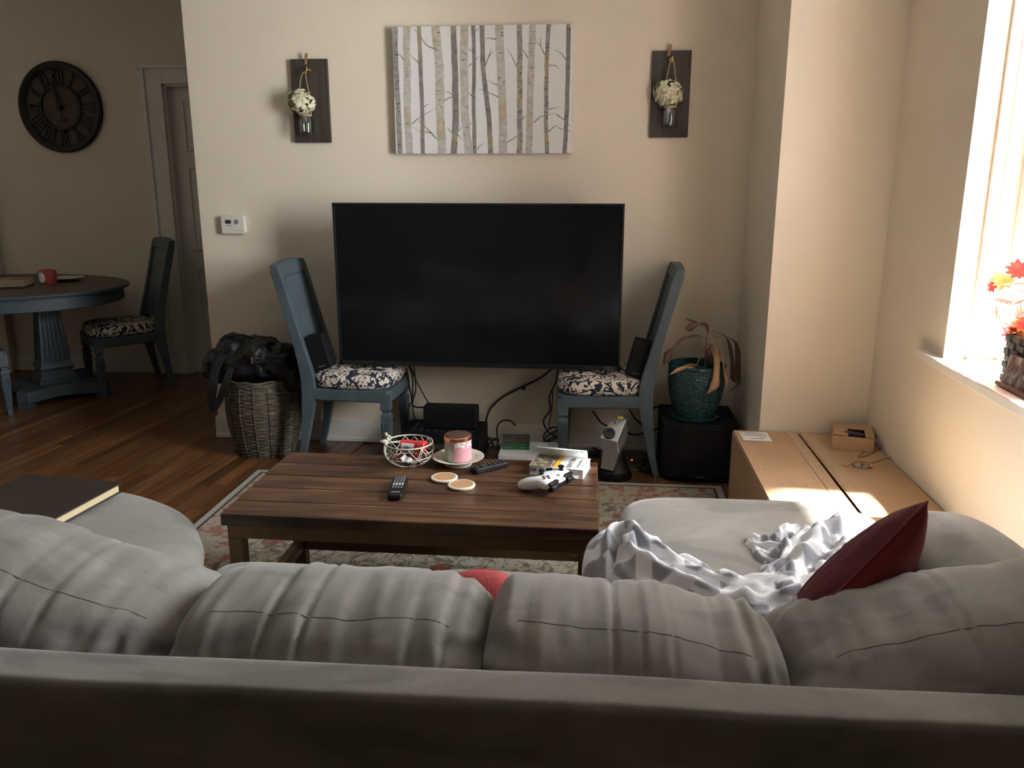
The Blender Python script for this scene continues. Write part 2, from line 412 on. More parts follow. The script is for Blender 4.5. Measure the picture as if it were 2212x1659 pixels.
def lathe(name, prof, mat, parent=None, seg=32, smooth=True, **kw):
    v, f = lathev(prof, seg); o = mesh(name, v, f, mat, parent, smooth=smooth, **kw)
    if smooth: 
        es = o.modifiers.new('es', 'EDGE_SPLIT'); es.split_angle = math.radians(42)
    return o
def prism(name, pts, h, mat, parent=None, axis='z', **kw):
    """outline pts (2D) extruded by h. axis z: (x,y)->xy plane; y: (x,z) outline extruded along y; x: (y,z)."""
    n = len(pts)
    def mp(p, q):
        if axis == 'z': return (p[0], p[1], q)
        if axis == 'y': return (p[0], q, p[1])
        return (q, p[0], p[1])
    v = [mp(p, 0) for p in pts]+[mp(p, h) for p in pts]
    f = [tuple(range(n)), tuple(reversed(range(n, 2*n)))]+[(i, (i+1) % n, n+(i+1) % n, n+i) for i in range(n)]
    return mesh(name, v, f, mat, parent, **kw)
def soft(w, d, h, n=4.0, res=(24, 12, 16), deform=None, nx=None):
    """rounded cushion block centred on the origin; deform(p, q) with q in [-1,1]^3"""
    bm = bmesh.new(); cache = {}
    def V(q):
        k = (round(q[0], 5), round(q[1], 5), round(q[2], 5))
        if k in cache: return cache[k]
        s = (abs(q[0])**n+abs(q[1])**n+abs(q[2])**n)**(1/n) if not nx else (abs(q[0])**nx+(abs(q[1])**n+abs(q[2])**n)**(nx/n))**(1/nx)
        e = Vector((q[0]/s, q[1]/s, q[2]/s)); p = Vector((e.x*w/2, e.y*d/2, e.z*h/2))
        if deform: p = deform(p, e)
        cache[k] = bm.verts.new(p); return cache[k]
    rx, ry, rz = res
    def face(fn, a, b):
        for i in range(a):
            for j in range(b):
                q = [fn(-1+2*(i+u)/a, -1+2*(j+v)/b) for u, v in ((0,0), (1,0), (1,1), (0,1))]
                try: bm.faces.new([V(x) for x in q])
                except ValueError: pass
    for s in (-1, 1):
        face(lambda u, v: (u, v, s), rx, ry); face(lambda u, v: (u, s, v), rx, rz); face(lambda u, v: (s, u, v), ry, rz)
    bmesh.ops.recalc_face_normals(bm, faces=bm.faces)
    me = bpy.data.meshes.new('soft'); bm.to_mesh(me); bm.free()
    for p in me.polygons: p.use_smooth = True
    return me
def nz(x, y, z): return noise.noise(Vector((x, y, z)))
def text(name, s, size, mat, parent=None, loc=(0,0,0), rot=(0,0,0), ext=.0004, shear=0, align='CENTER'):
    c = bpy.data.curves.new(name, 'FONT'); c.body = s; c.size = size; c.extrude = ext; c.align_x = align; c.align_y = 'CENTER'; c.shear = shear
    o = bpy.data.objects.new('tmp', c); COL.objects.link(o)
    dg = bpy.context.evaluated_depsgraph_get(); me = bpy.data.meshes.new_from_object(o.evaluated_get(dg))
    bpy.data.objects.remove(o); me.materials.clear()
    return link(name, me, mat, parent, loc, rot)
def copy_tree(o, parent=None):
    c = o.copy(); COL.objects.link(c); c.parent = parent
    for ch in list(o.children): copy_tree(ch, c)
    return c
def struct(o): o['kind'] = 'structure'; return o

# ================================================================== SETTING
WB, XL, XI = 4.468, -2.187, .761        # TV wall plane, its free left end, its right inner corner
YD, XR = 3.731, 1.23                    # chase wall plane, right wall plane
DW, DL = 6.0, -5.15                     # dining wall plane, dining left wall plane
CH, YB = 3.05, -5.0                     # ceiling height, wall behind the camera
T = .12
floor = struct(box('floor', (-1.7, .65, -.06), (7.2, 11.9, .10), 'plank', bevel=0))
fa = math.radians(5); bw = .072
lens_ = [1.1, 1.5, 1.9]; bms = []
for L in lens_:
    me = bpy.data.meshes.new('floor_board'); me.from_pydata(boxv((0,0,0), (bw-.0022, L-.002, .012)), [], BF); me.materials.append(M['plank']); bms.append(me)
nb = 0
for i in range(-58, 24):
    u = i*bw; vv = 2.55+random.random()*-.9
    while vv < 6.3:
        k = random.randrange(3); L = lens_[k]; vc = vv+L/2
        x = u*math.cos(fa)+vc*math.sin(fa); y = -u*math.sin(fa)+vc*math.cos(fa)
        vv += L
        inside = (-4.9 < x < -1.95 and y < 6.9) or (x < 1.5 and y < 4.9)
        vis = not (-1.35 < x < -.1 and y < 3.1)
        if inside and vis and nb < 295:
            o = link('floor_board', bms[k], None, floor, (x+1.7, y-.65, .054), (0, 0, -fa)); nb += 1
def wallbox(name, x0, x1, y0, y1, z0, z1, mat='wall'):
    z0 -= .03 if z0 == 0 else 0
    return struct(box(name, ((x0+x1)/2, (y0+y1)/2, (z0+z1)/2), (x1-x0, y1-y0, z1-z0), mat, bevel=0))
wallbox('wall_back', XL, XI+.02, WB, WB+T, 0, CH)
wallbox('wall_chase', XI, XR+.4, YD, WB+T, 0, CH)
WY0, WY1, WZ0, WZ1 = 2.10, 3.01, .845, 2.55
wr = MB()
for y0, y1, z0, z1 in ((YB, WY0, 0, CH), (WY1, YD, 0, CH), (WY0, WY1, 0, WZ0), (WY0, WY1, WZ1, CH)):
    z0 -= .03 if z0 == 0 else 0
    wr.box((XR+.14, (y0+y1)/2, (z0+z1)/2), (.28, y1-y0, z1-z0))
struct(wr.build('wall_right', 'wall'))
dw = MB(); DX0, DX1, DZ = -3.13, -2.33, 2.13
dw.box(((DL+DX0)/2, DW+T/2, CH/2-.015), (DX0-DL, T, CH+.03)); dw.box(((DX1-1.2)/2, DW+T/2, CH/2-.015), (-1.2-DX1, T, CH+.03)); dw.box(((DX0+DX1)/2, DW+T/2, (DZ+CH)/2), (DX1-DX0, T, CH-DZ))
struct(dw.build('wall_dining', 'wall'))
wallbox('wall_left', DL-T, DL, YB, DW+T, 0, CH)
wallbox('wall_pier', DL, -4.565, 5.93, DW, 0, CH)
wallbox('wall_passage', -1.32, -1.2, WB+T, DW, 0, CH)
wallbox('wall_front', DL-T, XR+.28, YB-T, YB, 0, CH)
wallbox('ceiling', DL-T, XR+.4, YB-T, DW+T, CH, CH+.1, 'ceil')
def baseb(name, x0, x1, y, side=-1):
    o = MB().box(((x0+x1)/2, y-.008, .055), (x1-x0, .016, .11)).box(((x0+x1)/2, y-.005, .118), (x1-x0, .010, .016)).box(((x0+x1)/2, y-.012, .012), (x1-x0, .024, .024)).build(name, 'white', bevel=.003)
    return struct(o)
baseb('baseboard_back', XL-.012, XI, WB); baseb('baseboard_dining', -4.565, -3.29, DW); baseb('baseboard_chase', XI, XR, YD)
struct(MB().box((DL+.008, (YB+DW)/2, .055), (.016, DW-YB, .11)).build('baseboard_left', 'white', bevel=.003))
struct(MB().box((XR-.008, (YB+YD)/2, .055), (.016, YD-YB, .11)).build('baseboard_right', 'white', bevel=.003))
# door and casing in the dining wall
d1 = struct(box('door_1', ((DX0+DX1)/2, DW+.075, DZ/2-.008), (DX1-DX0, .04, DZ+.016), 'doorp', bevel=.002))
for px0, px1, pz0, pz1 in ((-.29, -.04, .62, .97), (.04, .29, .62, .97), (-.29, -.04, -.10, .50), (.04, .29, -.10, .50), (-.29, -.04, -.92, -.24), (.04, .29, -.92, -.24)):
    fr = MB(); cxp, czp, ww, hh = (px0+px1)/2, (pz0+pz1)/2, px1-px0, pz1-pz0
    fr.box((cxp, 0, czp+hh/2), (ww, .014, .018)).box((cxp, 0, czp-hh/2), (ww, .014, .018)).box((px0, 0, czp), (.018, .014, hh)).box((px1, 0, czp), (.018, .014, hh)).box((cxp, -.001, czp), (ww*.7, .010, hh*.8))
    fr.build('door_panel', 'doorp', d1, loc=(0, -.024, 0), bevel=.003)
tr = MB()
for x in (DX0-.075, DX1+.075): tr.box((x, DW-.010, DZ/2+.06), (.15, .022, DZ+.12)); tr.box((x+(.06 if x > -2.6 else -.06), DW-.016, DZ/2+.06), (.028, .034, DZ+.12))
tr.box(((DX0+DX1)/2, DW-.010, DZ+.06), (DX1-DX0, .022, .12)); tr.box(((DX0+DX1)/2, DW-.018, DZ+.118), (DX1-DX0+.34, .04, .03))
tr.box((DX0+.008, DW+.03, DZ/2), (.016, .06, DZ)); tr.box((DX1-.008, DW+.03, DZ/2), (.016, .06, DZ)); tr.box(((DX0+DX1)/2, DW+.03, DZ-.008), (DX1-DX0, .06, .016))
struct(tr.build('trim_1', 'white', bevel=.003))
# window
wx = XR+.20
def window(n, a, b):
    wy = (a+b)/2; zc, hh = (WZ0+WZ1)/2, WZ1-WZ0
    win = struct(MB().box((wx, a+.022, zc), (.05, .044, hh)).box((wx, b-.022, zc), (.05, .044, hh)).box((wx+.001, wy, WZ0+.031), (.044, b-a-.086, .048)).box((wx+.001, wy, WZ1-.023), (.044, b-a-.086, .042)).box((wx+.02, wy, 1.70), (.04, b-a, .035)).build('window_%d' % n, 'shutter', bevel=.003))
    for z0, z1 in ((WZ0+.055, 1.683), (1.718, WZ1-.044)):
        box('window_pane', (wx+.01, wy, (z0+z1)/2), (.004, b-a-.09, z1-z0), 'pane', win, bevel=0)
    MB().box((XR+.085, b-.009, zc), (.02, .018, hh)).box((XR+.125, b-.006, zc), (.012, .012, hh)).box((XR+.085, a+.009, zc), (.02, .018, hh)).build('sash_track', 'shutter', win, bevel=.002)
    struct(MB().box((XR+.125, wy, WZ0-.004), (.30, b-a-.002, .034)).box((XR-.010, wy, WZ0-.003), (.05, b-a+.34, .032)).build('trim_%d' % (n+1), 'white', bevel=.004, seg=3))
window(1, WY0, WY1)

# ================================================================== SOFA (largest object)
sofa = thing('sectional_sofa', 'grey taupe microsuede sectional sofa with loose back cushions and chaise end', 'sofa', (0, 0, 0))
SB = 1.20
def rail_def(p, e):
    return p+Vector((0, .004*nz(p.x*3, 0, p.z*4), .004*nz(p.x*2.5, 7, 1)))
link('back_frame', soft(2.75, .105, .60, 14, (60, 12, 24), rail_def), 'sueded', sofa, (-.225, SB+.0525, .34))
link('seat_base', soft(2.3, .80, .30, 12, (40, 16, 8)), 'sueded', sofa, (-.35, SB+.45, .19))
def seat_def(p, e): return p+Vector((0, 0, .010*nz(p.x*3, p.y*3, 2)*(e.z > 0)))
for i, (x0, x1) in enumerate(((-1.02, -.46), (-.455, .098))):
    link('seat_cushion', soft(x1-x0, .80, .15, 7, (20, 24, 6), seat_def), 'suedel', sofa, ((x0+x1)/2, 1.655, .395))
link('chaise_base', soft(.86, 1.24, .30, 12, (20, 24, 8)), 'sueded', sofa, (.50, 1.97, .19))
def chaise_def(p, e):
    p = p.copy()
    if e.z > 0: p.z += .014*nz(p.x*2.5, p.y*2.5, 5)+.012*math.cos(e.x*1.5)
    return p
link('chaise_cushion', soft(.83, 1.28, .17, 6.5, (40, 56, 10), chaise_def), 'suedel', sofa, (.50, 1.965, .385))
v = []; 
lathe('cuddler_base', [(0, .04), (.60, .04), (.62, .08), (.62, .30), (.60, .33), (0, .33)], 'sueded', sofa, 64, loc=(-1.72, 1.93, 0))
pr = [(0, .32), (.60, .32), (.635, .345), (.645, .39), (.635, .43), (.60, .455), (.5, .466), (.3, .474), (0, .478)]
lathe('cuddler_cushion', pr, 'suede', sofa, 72, loc=(-1.72, 1.93, 0))
def back_cushion(name, x0, x1, top, yc, dep, seed, lean=.10, shear=0, gather=(1, 1)):
    w_ = x1-x0; h_ = top-.42
    def df(p, e):
        u, vz = e.x, e.z
        q = p.copy()
        k = max(0, vz)
        q.z += shear*u*(.5+.5*vz)+.016*nz(u*2.2+seed, seed*3.1, 0)*k
        g = gather[1] if u > 0 else gather[0]
        a = abs(u)**2.2*g
        # folds running down from the seam, strongest near the gathered ends
        fold = math.sin(u*19+5.5*nz(u*3.1, vz*.9, seed)+vz*(2.5+3*u))*max(0, .25+1.1*nz(u*3.3, vz*.8+seed, 2.0))+.5*nz(u*14, vz*2.2, seed)
        out = max(-1, min(1, e.y*2.2))
        edge = max(0, 1-abs(vz))
        q.y += out*(.0045+.016*a)*fold*(.4+.6*edge)+out*.012*nz(u*3.2, vz*3, seed+5)
        pl_ = math.sin(vz*17+4*nz(u*4, vz*2, seed+2))*abs(u)**7*g
        q.y += out*.010*pl_; q.z += .006*pl_*k
        ple = max(0, math.sin(u*27+3*nz(u*2.3, seed, 4)))**6*max(0, nz(u*2.7, seed+8, 1)+.15)*math.exp(-((vz-.75)/.35)**2)
        q.z -= .020*ple*k; q.y -= out*.012*ple
        q.z += .007*a*fold*k+.006*nz(u*9, seed, e.y)*k
        q.z -= .035*(abs(u)**6)*k*g
        pin = math.exp(-((abs(u)-.93)/.10)**2)*math.exp(-((vz-.62)/.25)**2)*g
        q.y -= out*pin*.018
        q.y += lean*(p.z)      # leans toward the seat at the bottom, back at the top
        return q
    me = soft(w_, dep, h_, 2.5, (84, 26, 40), df, 11)
    o = link(name, me, 'suede', sofa, ((x0+x1)/2, yc, .42+h_/2))
    # stitched seam along the camera side of the top edge
    pts = []
    for i in range(49):
        u = -.86+1.72*i/48; yy, vz = -.58, 1.; r = (abs(yy)**2.5+abs(vz)**2.5)**(1/2.5); s = (abs(u)**11+r**11)**(1/11)
        e = Vector((u/s, yy/s, vz/s)); pts.append(df(Vector((e.x*w_/2, e.y*dep/2, e.z*h_/2)), e))
    tube('seam', pts, .0008, 'stitch', o, 6)
    return o
back_cushion('back_cushion', -.800, -.206, .684, 1.475, .38, 1.3, .22, -.002, (.6, 1.4))
back_cushion('back_cushion', -.204, .366, .670, 1.475, .38, 4.7, .22, -.026, (1.4, 1.2))
back_cushion('back_cushion', -1.50, -.803, .735, 1.50, .42, 8.2, .22, -.105, (.3, 1.8))
back_cushion('back_cushion', .368, 1.12, .712, 1.50, .42, 2.9, .22, .095, (1.6, .5))
def arm_def(p, e):
    q = p.copy(); q.z += -.05*max(0, -e.x)*(e.z > 0)+.008*nz(p.x*5, p.y*4, 3); q.z -= .03*max(0, e.y)**2*(e.z > 0); return q
link('side_cushion', soft(.27, .76, .26, 4.0, (20, 36, 16), arm_def), 'suede', sofa, (.835, 1.72, .575))
link('arm_base', soft(.25, .90, .36, 9, (10, 20, 10)), 'sueded', sofa, (1.05, 1.69, .22))

sra = math.radians(1.2); spv = Vector((.5, 1.9, 0)); sofa.rotation_euler = (0, 0, sra); sofa.location = spv-Matrix.Rotation(sra, 3, 'Z') @ spv

# ================================================================== RUG
rug = box('area_rug', (-.545, 2.41, .005), (RUGX*2, RUGY*2, .010), 'rug', bevel=.003)
tag(rug, 'faded floral area rug in beige, sage and rust red on the wood floor', 'rug')

# ================================================================== COFFEE TABLE
CT = thing('coffee_table', 'low coffee table of stained pine planks on a bronze square-tube frame', 'table', (-.558, 2.585, .0105))
tw, td, tz = 1.168, .60, .4595
pw = td/5
for i in range(5):
    me = bpy.data.meshes.new('plank'); me.from_pydata(boxv((0,0,0), (tw+random.uniform(-.008, .004), pw-.0035, .040)), [], BF)
    link('plank', me, 'tabletop', CT, (random.uniform(-.002, .002), -td/2+pw*(i+.5), tz-.020+random.uniform(-.0012, .0008)), bevel=.004)
fr = MB(); zt = tz-.040
for s in (-1, 1):
    fr.box((0, s*(td/2-.035), zt-.0225), (tw-.03, .045, .045)); fr.box((s*(tw/2-.037), 0, zt-.0225), (.045, td-.07, .045))
fr.build('top_rail', 'bronze', CT, bevel=.002)
for sx in (-1, 1):
    for sy in (-1, 1): box('leg', (sx*(tw/2-.037), sy*(td/2-.035), (zt-.045)/2), (.045, .045, zt-.045), 'bronze', CT)
for s in (-1, 1):
    box('lower_rail', (0, s*(td/2-.035), .105), (tw-.12, .036, .038), 'bronze', CT); box('lower_rail', (s*(tw/2-.037), 0, .105), (.036, td-.12, .038), 'bronze', CT)
TZ = .47
def onT(px, py): p = aZ(px, py, TZ); return (p.x, p.y, TZ+.0005)

# ================================================================== TELEVISION
TY = 4.19; tvx0, tvx1, tvz0, tvz1 = -1.342, .131, .517, 1.356
tv = thing('television', 'large black flat screen television standing across two blue chairs', 'television', ((tvx0+tvx1)/2, TY, tvz0))
W_, Hh = tvx1-tvx0, tvz1-tvz0
bz = MB(); b = .012
bz.box((0, 0, Hh-b/2), (W_, .028, b)).box((0, 0, .012), (W_, .028, .024)).box((-W_/2+b/2, 0, Hh/2), (b, .028, Hh)).box((W_/2-b/2, 0, Hh/2), (b, .028, Hh))
bz.build('bezel', 'bezel', tv, bevel=.002)
box('screen', (0, .002, Hh/2+.006), (W_-.02, .020, Hh-.032), 'screen', tv, bevel=0)
box('back_housing', (0, .035, Hh*.45), (W_*.9, .045, Hh*.72), 'blackm', tv, bevel=.012)
for s in (-1, 1):
    MB().tube([(s*.545, .01, .02), (s*.535, -.09, -.026)], .008).tube([(s*.545, .01, .02), (s*.555, .10, -.026)], .008).build('foot', 'black', tv)
text('brand_mark', 'VIZIO', .022, 'grey', tv, (W_/2-.055, -.0150, .012), (PI/2, 0, 0))

# ================================================================== DINING CHAIRS
def make_chair():
    root = thing('dining_chair', '', 'chair')
    FX, RX, FW, RW_ = .225, -.215, .225, .200     # front/rear x, half widths
    out = [(FX, -FW+.03), (FX-.02, -FW), (RX+.03, -RW_), (RX, -RW_+.02), (RX, RW_-.02), (RX+.03, RW_), (FX-.02, FW), (FX, FW-.03), (FX+.012, 0)]
    prism('seat_frame', out, .058, 'bluepaint', root, loc=(0, 0, .362), bevel=.004)
    mo = [(x*.96, y*.96) for x, y in out]; prism('seat_bead', mo, .008, 'bluepaint', root, loc=(0, 0, .357), bevel=.002)
    def cd_(p, e):
        q = p.copy(); t = (q.x/.22)*.5+.5
        q.y *= (.90+.12*t)
        r = math.hypot(q.x, q.y)
        if e.z > 0: q.z -= .040*math.exp(-(r/.045)**2)+.010*math.exp(-(min(abs(q.x), abs(q.y))/.02)**2)*math.exp(-(r/.14)**2)
        return q
    cu = link('seat_cushion', soft(.455, .445, .105, 3.6, (36, 36, 12), cd_), 'damask', root, (.002, 0, .458))
    lathe('tuft_button', [(0, .008), (.010, .006), (.013, 0), (.010, -.006), (0, -.008)], 'damask', cu, 14, loc=(0, 0, .014))
    for s in (-1, 1):
        m_ = MB(); y = s*(FW-.028); x = FX-.03
        m_.box((x, y, .362), (.052, .052, .085))
        def ring(z, a): return [Vector((x+i*a, y+j*a, z)) for i, j in ((-1,-1), (1,-1), (1,1), (-1,1))]
        prof = [(.320, .024), (.310, .017), (.302, .017), (.292, .026), (.275, .0265), (.262, .024), (0, .0135)]
        vs2 = []; 
        for z, a in prof: vs2 += ring(z, a)
        fs2 = [(k*4+i, k*4+(i+1) % 4, k*4+4+(i+1) % 4, k*4+4+i) for k in range(len(prof)-1) for i in range(4)]+[tuple(range(4)), tuple(range(len(vs2)-4, len(vs2)))]
        m_.add(vs2, fs2)
        for k in (-1, 0, 1):   # flutes: raised reeds between shadow grooves
            for ax in (0, 1):
                for sd_ in (-1, 1):
                    top, bot = Vector((0, 0, .25)), Vector((0, 0, .04))
                    ao, bo = .0247, .0150
                    a3 = [k*.013, sd_*ao] if ax == 0 else [sd_*ao, k*.013]; b3 = [k*.008, sd_*bo] if ax == 0 else [sd_*bo, k*.008]
                    m_.tube([(x+a3[0], y+a3[1], .25), (x+b3[0], y+b3[1], .04)], [.0045, .003], 6)
        m_.build('front_leg', 'bluepaint', root, bevel=.0015)
        # rear leg and stile: one sabre-shaped post each
        yy = s*(RW_-.022)
        pts = [(-.285, 0), (-.255, .12), (-.232, .26), (-.215, .40), (-.222, .50), (-.262, .68), (-.318, .90), (-.352, 1.03)]
        P = catmull([(p[0], 0, p[1]) for p in pts], 4); wv = []
        for i, p in enumerate(P):
            t = p.z; th = .024+.012*math.exp(-((t-.42)/.16)**2); wy_ = .021
            if t < .3: th *= .62+.38*t/.3
            tn = (P[min(i+1, len(P)-1)]-P[max(i-1, 0)]).normalized(); nn = Vector((tn.z, 0, -tn.x))
            wv += [p+nn*th+Vector((0, yy-wy_, 0)), p-nn*th+Vector((0, yy-wy_, 0)), p-nn*th+Vector((0, yy+wy_, 0)), p+nn*th+Vector((0, yy+wy_, 0))]
        n = len(P); ff = [(k*4+i, k*4+(i+1) % 4, k*4+4+(i+1) % 4, k*4+4+i) for k in range(n-1) for i in range(4)]+[(0,1,2,3), tuple(range(4*n-4, 4*n))]
        mesh('rear_leg', wv, ff, 'bluepaint', root, bevel=.003)
    # backrest: crest rail, lower rail, recessed panel (curved with the posts)
    def bx(z): 
        t = (z-.50)/.53; return -.222-.130*t-.012*t*(1-t)
    def slab(name, z0, z1, hw, th, off, k=6, bow=0):
        vv = []; 
        for i in range(k+1):
            z = z0+(z1-z0)*i/k
            for yv in [-hw+2*hw*j/6 for j in range(7)]:
                bb = bow*(1-(yv/hw)**2)
                vv += [(bx(z)+off+th/2, yv, z+bb*(i == k)), (bx(z)+off-th/2, yv, z+bb*(i == k))]
        ff = []; R = 14
        for i in range(k):
            for j in range(6):
                a = i*R+j*2; ff += [(a, a+2, a+R+2, a+R), (a+1, a+R+1, a+R+3, a+3)]
        for j in range(6): ff += [(j*2, j*2+1, j*2+3, j*2+2), (k*R+j*2, k*R+j*2+2, k*R+j*2+3, k*R+j*2+1)]
        for i in range(k): ff += [(i*R, i*R+R, i*R+R+1, i*R+1), (i*R+12, i*R+13, i*R+R+13, i*R+R+12)]
        return mesh(name, vv, ff, 'bluepaint', root, bevel=.002)
    slab('crest_rail', .995, 1.052, RW_, .040, 0, 2, .014)
    slab('lower_rail', .515, .56, RW_-.04, .03, 0, 2)
    slab('back_panel', .55, 1.0, RW_-.042, .012, .004)
    me = slab('cane_frame', .575, .985, RW_-.075, .010, .013)
    return root
ch0 = make_chair()
def put_chair(o, x, y, a, label):
    o.location = (x, y, 0); o.rotation_euler = (0, 0, math.radians(a)); o['label'] = label; o['group'] = 'blue dining chairs with damask seats'
CHX = (-1.255, .045); CHY = 4.222
put_chair(ch0, CHX[0], CHY, 0, 'blue dining chair with damask seat under the television, beside the wicker basket')
c2 = copy_tree(ch0); put_chair(c2, CHX[1], CHY, 180, 'blue dining chair with damask seat under the television, beside the potted plant')
c3 = copy_tree(ch0); put_chair(c3, -3.345, 5.475, 224, 'blue dining chair with damask seat between dining table and white door')
c4 = copy_tree(ch0); put_chair(c4, -4.00, 4.72, 55, 'blue dining chair with damask seat at the dining table, away from the door')

# ================================================================== DINING TABLE
DT = thing('dining_table', 'oval dining table with dark top and slate blue pedestal base', 'table', (-4.10, 5.285, 0))
Rt = .685; zt = .765; EX = 1.30
lathe('table_top', [(0, zt-.022), (Rt-.03, zt-.022), (Rt-.012, zt-.016), (Rt-.012, zt), (0, zt)], 'table_wood', DT, 72)
lathe('top_edge', [(Rt-.013, zt-.001), (Rt-.004, zt-.002), (Rt, zt-.010), (Rt-.006, zt-.022), (Rt-.013, zt-.022)], 'bluepaint', DT, 72)
lathe('apron', [(Rt-.08, zt-.022), (Rt-.035, zt-.022), (Rt-.035, zt-.105), (Rt-.042, zt-.110), (Rt-.08, zt-.110)], 'bluepaint', DT, 72)
for o in DT.children: o.scale = (EX, 1, 1)
QX, QY = .36, -.015; pp = []
for k in range(4):
    a = math.radians(2+90*k); a2 = a+PI/2; r_ = .37
    c0 = Vector((math.cos(a), math.sin(a)))*r_; c1 = Vector((math.cos(a2), math.sin(a2)))*r_; side = Vector((-math.sin(a), math.cos(a)))
    pp += [c0-side*.04, c0+side*.04]
    st = c0+side*.04; en = c1-Vector((-math.sin(a2), math.cos(a2)))*.04
    for i in range(1, 8):
        t = i/8; p = st.lerp(en, t); pp.append(p*(1-.28*math.sin(PI*t)))
prism('plinth', pp, .075, 'bluepaint', DT, loc=(QX, QY, .035), bevel=.005)
for k in range(4):
    a = math.radians(2+90*k); box('foot', (QX+.335*math.cos(a), QY+.335*math.sin(a), .0175), (.07, .08, .035), 'bluepaint', DT, rot=(0, 0, a))
m_ = MB()
def rg(z, q): return [Vector((i*q, j*q, z)) for i, j in ((-1,-1), (1,-1), (1,1), (-1,1))]
pf = [(.105, .125), (.135, .125), (.145, .112), (.165, .112), (.175, .098), (.195, .098), (.215, .108), (.235, .100), (.25, .092), (.60, .066), (.61, .078), (.640, .078), (.66, .070)]
vv = []
for z, q in pf: vv += rg(z, q)
m_.add(vv, [(h*4+i, h*4+(i+1) % 4, h*4+4+(i+1) % 4, h*4+4+i) for h in range(len(pf)-1) for i in range(4)]+[(0,1,2,3), tuple(range(len(vv)-4, len(vv)))])
for kk in (-2, -1, 0, 1, 2):
    for ax in (0, 1):
        for sd_ in (-1, 1):
            q0, q1 = .0915, .0665
            A = (kk*.030, sd_*q0) if ax == 0 else (sd_*q0, kk*.030); B_ = (kk*.021, sd_*q1) if ax == 0 else (sd_*q1, kk*.021)
            m_.tube([(*A, .26), (*B_, .59)], [.010, .0075], 6)
m_.build('column', 'bluepaint', DT, bevel=.003, loc=(QX, QY, 0), rot=(0, 0, math.radians(47)))
p = aZ(105, 612, zt)
cn = thing('jar_candle', 'red jar candle with round white label on the dining table', 'candle', (p.x, p.y, zt+.0005))
lathe('jar', [(0, 0), (.054, 0), (.057, .006), (.057, .088), (.050, .092), (.050, .070), (0, .070)], 'redcandle', cn, 32)
lv = []; lf = []
for i in range(15):
    for j in range(9):
        u, v2 = -1+2*i/14, -1+2*j/8
        a = math.radians(-100)+u*.50*math.sqrt(max(0, 1-.85*v2*v2)); lv.append((.0578*math.cos(a), .0578*math.sin(a), .046+v2*.034))
for i in range(14):
    for j in range(8): lf.append((i*9+j, i*9+9+j, i*9+10+j, i*9+j+1))
mesh('paper_label', lv, lf, 'paper', cn, smooth=True)
MB().tube([(.01, 0, .068), (.012, 0, .090)], .0012, 6).build('wick', 'print', cn)
bw_ = thing('shallow_plate', 'thin pale plate seen behind the red jar candle', 'plate', (p.x+.02, p.y+.17, zt+.0005))
lathe('plate_body', [(0, .004), (.05, 0), (.06, .006), (.115, .020), (.117, .022), (.06, .010), (0, .008)], 'cream', bw_, 36)
p = aZ(12, 620, zt)
trn = thing('wooden_tray', 'rough wooden tray on the dining table corner', 'tray', (p.x-.03, p.y, zt+.0005), math.radians(18))
box('tray_base', (0, 0, .008), (.34, .20, .016), 'print', trn)
for s in (-1, 1): box('tray_side', (0, s*.095, .030), (.34, .014, .044), 'wallnut', trn, rot=(s*.18, 0, 0)); box('tray_end', (s*.163, 0, .030), (.014, .19, .044), 'wallnut', trn, rot=(0, -s*.18, 0))
box('napkin', (.02, -.01, .030), (.20, .12, .022), 'tanleaf', trn, rot=(0, .05, .2))

# ================================================================== WALL CLOCK
pc = aY(131, 232, DW-.015)
CK = thing('wall_clock', 'large round clock with dark metal rim and roman numerals', 'clock', (pc.x, DW-.001, pc.z), rot=(PI/2, 0, 0))
CK.rotation_euler = (PI/2, 0, 0)
R0 = .318
lathe('rim', [(R0-.050, 0), (R0, 0), (R0, .030), (R0-.010, .038), (R0-.040, .030), (R0-.050, .020)], 'iron', CK, 72)
lathe('inner_ring', [(.145, .010), (.160, .010), (.160, .024), (.145, .024)], 'iron', CK, 56)
lathe('face', [(0, .002), (.280, .002), (.280, .010), (0, .010)], 'clockface', CK, 56)
ROM = ['XII', 'I', 'II', 'III', 'IIII', 'V', 'VI', 'VII', 'VIII', 'IX', 'X', 'XI']
for h, s in enumerate(ROM):
    m_ = MB(); wid = {'I': .026, 'V': .046, 'X': .046}; tot = sum(wid[c] for c in s); x = -tot/2
    r0, r1 = .158, .272; hh = r1-r0; mid = (r0+r1)/2
    for c in s:
        cx = x+wid[c]/2; x += wid[c]
        if c == 'I': m_.box((cx, mid, .014), (.016, hh, .012))
        elif c == 'V':
            for sg in (-1, 1): m_.box((cx+sg*.009, mid, .014), (.014, hh, .012), (0, 0, -sg*.16))
        else:
            for sg in (-1, 1): m_.box((cx, mid, .014), (.014, hh*1.02, .012), (0, 0, sg*.30))
    m_.box((0, r0+.005, .014), (tot*.8, .008, .012)).box((0, r1-.006, .014), (tot+.012, .010, .012))
    m_.build('numeral', 'iron', CK, rot=(0, 0, -h*PI/6))
def hand(name, L, wv_, ang, zz):
    o = MB().box((0, L*.30, 0), (.008, L*.6, .004)).lathe([(0, -.003), (wv_, -.002), (wv_, .002), (0, .003)], 16, (0, L*.62, 0)).add([(-.012, L*.68, -.002), (.012, L*.68, -.002), (0, L, -.002), (-.012, L*.68, .002), (.012, L*.68, .002), (0, L, .002)], [(0,1,2), (3,5,4), (0,3,4,1), (1,4,5,2), (2,5,3,0)]).build(name, 'iron', CK, rot=(0, 0, ang)); o.location.z = zz
hand('hour_hand', .115, .016, math.radians(8), .028); hand('minute_hand', .17, .014, math.radians(12), .034)
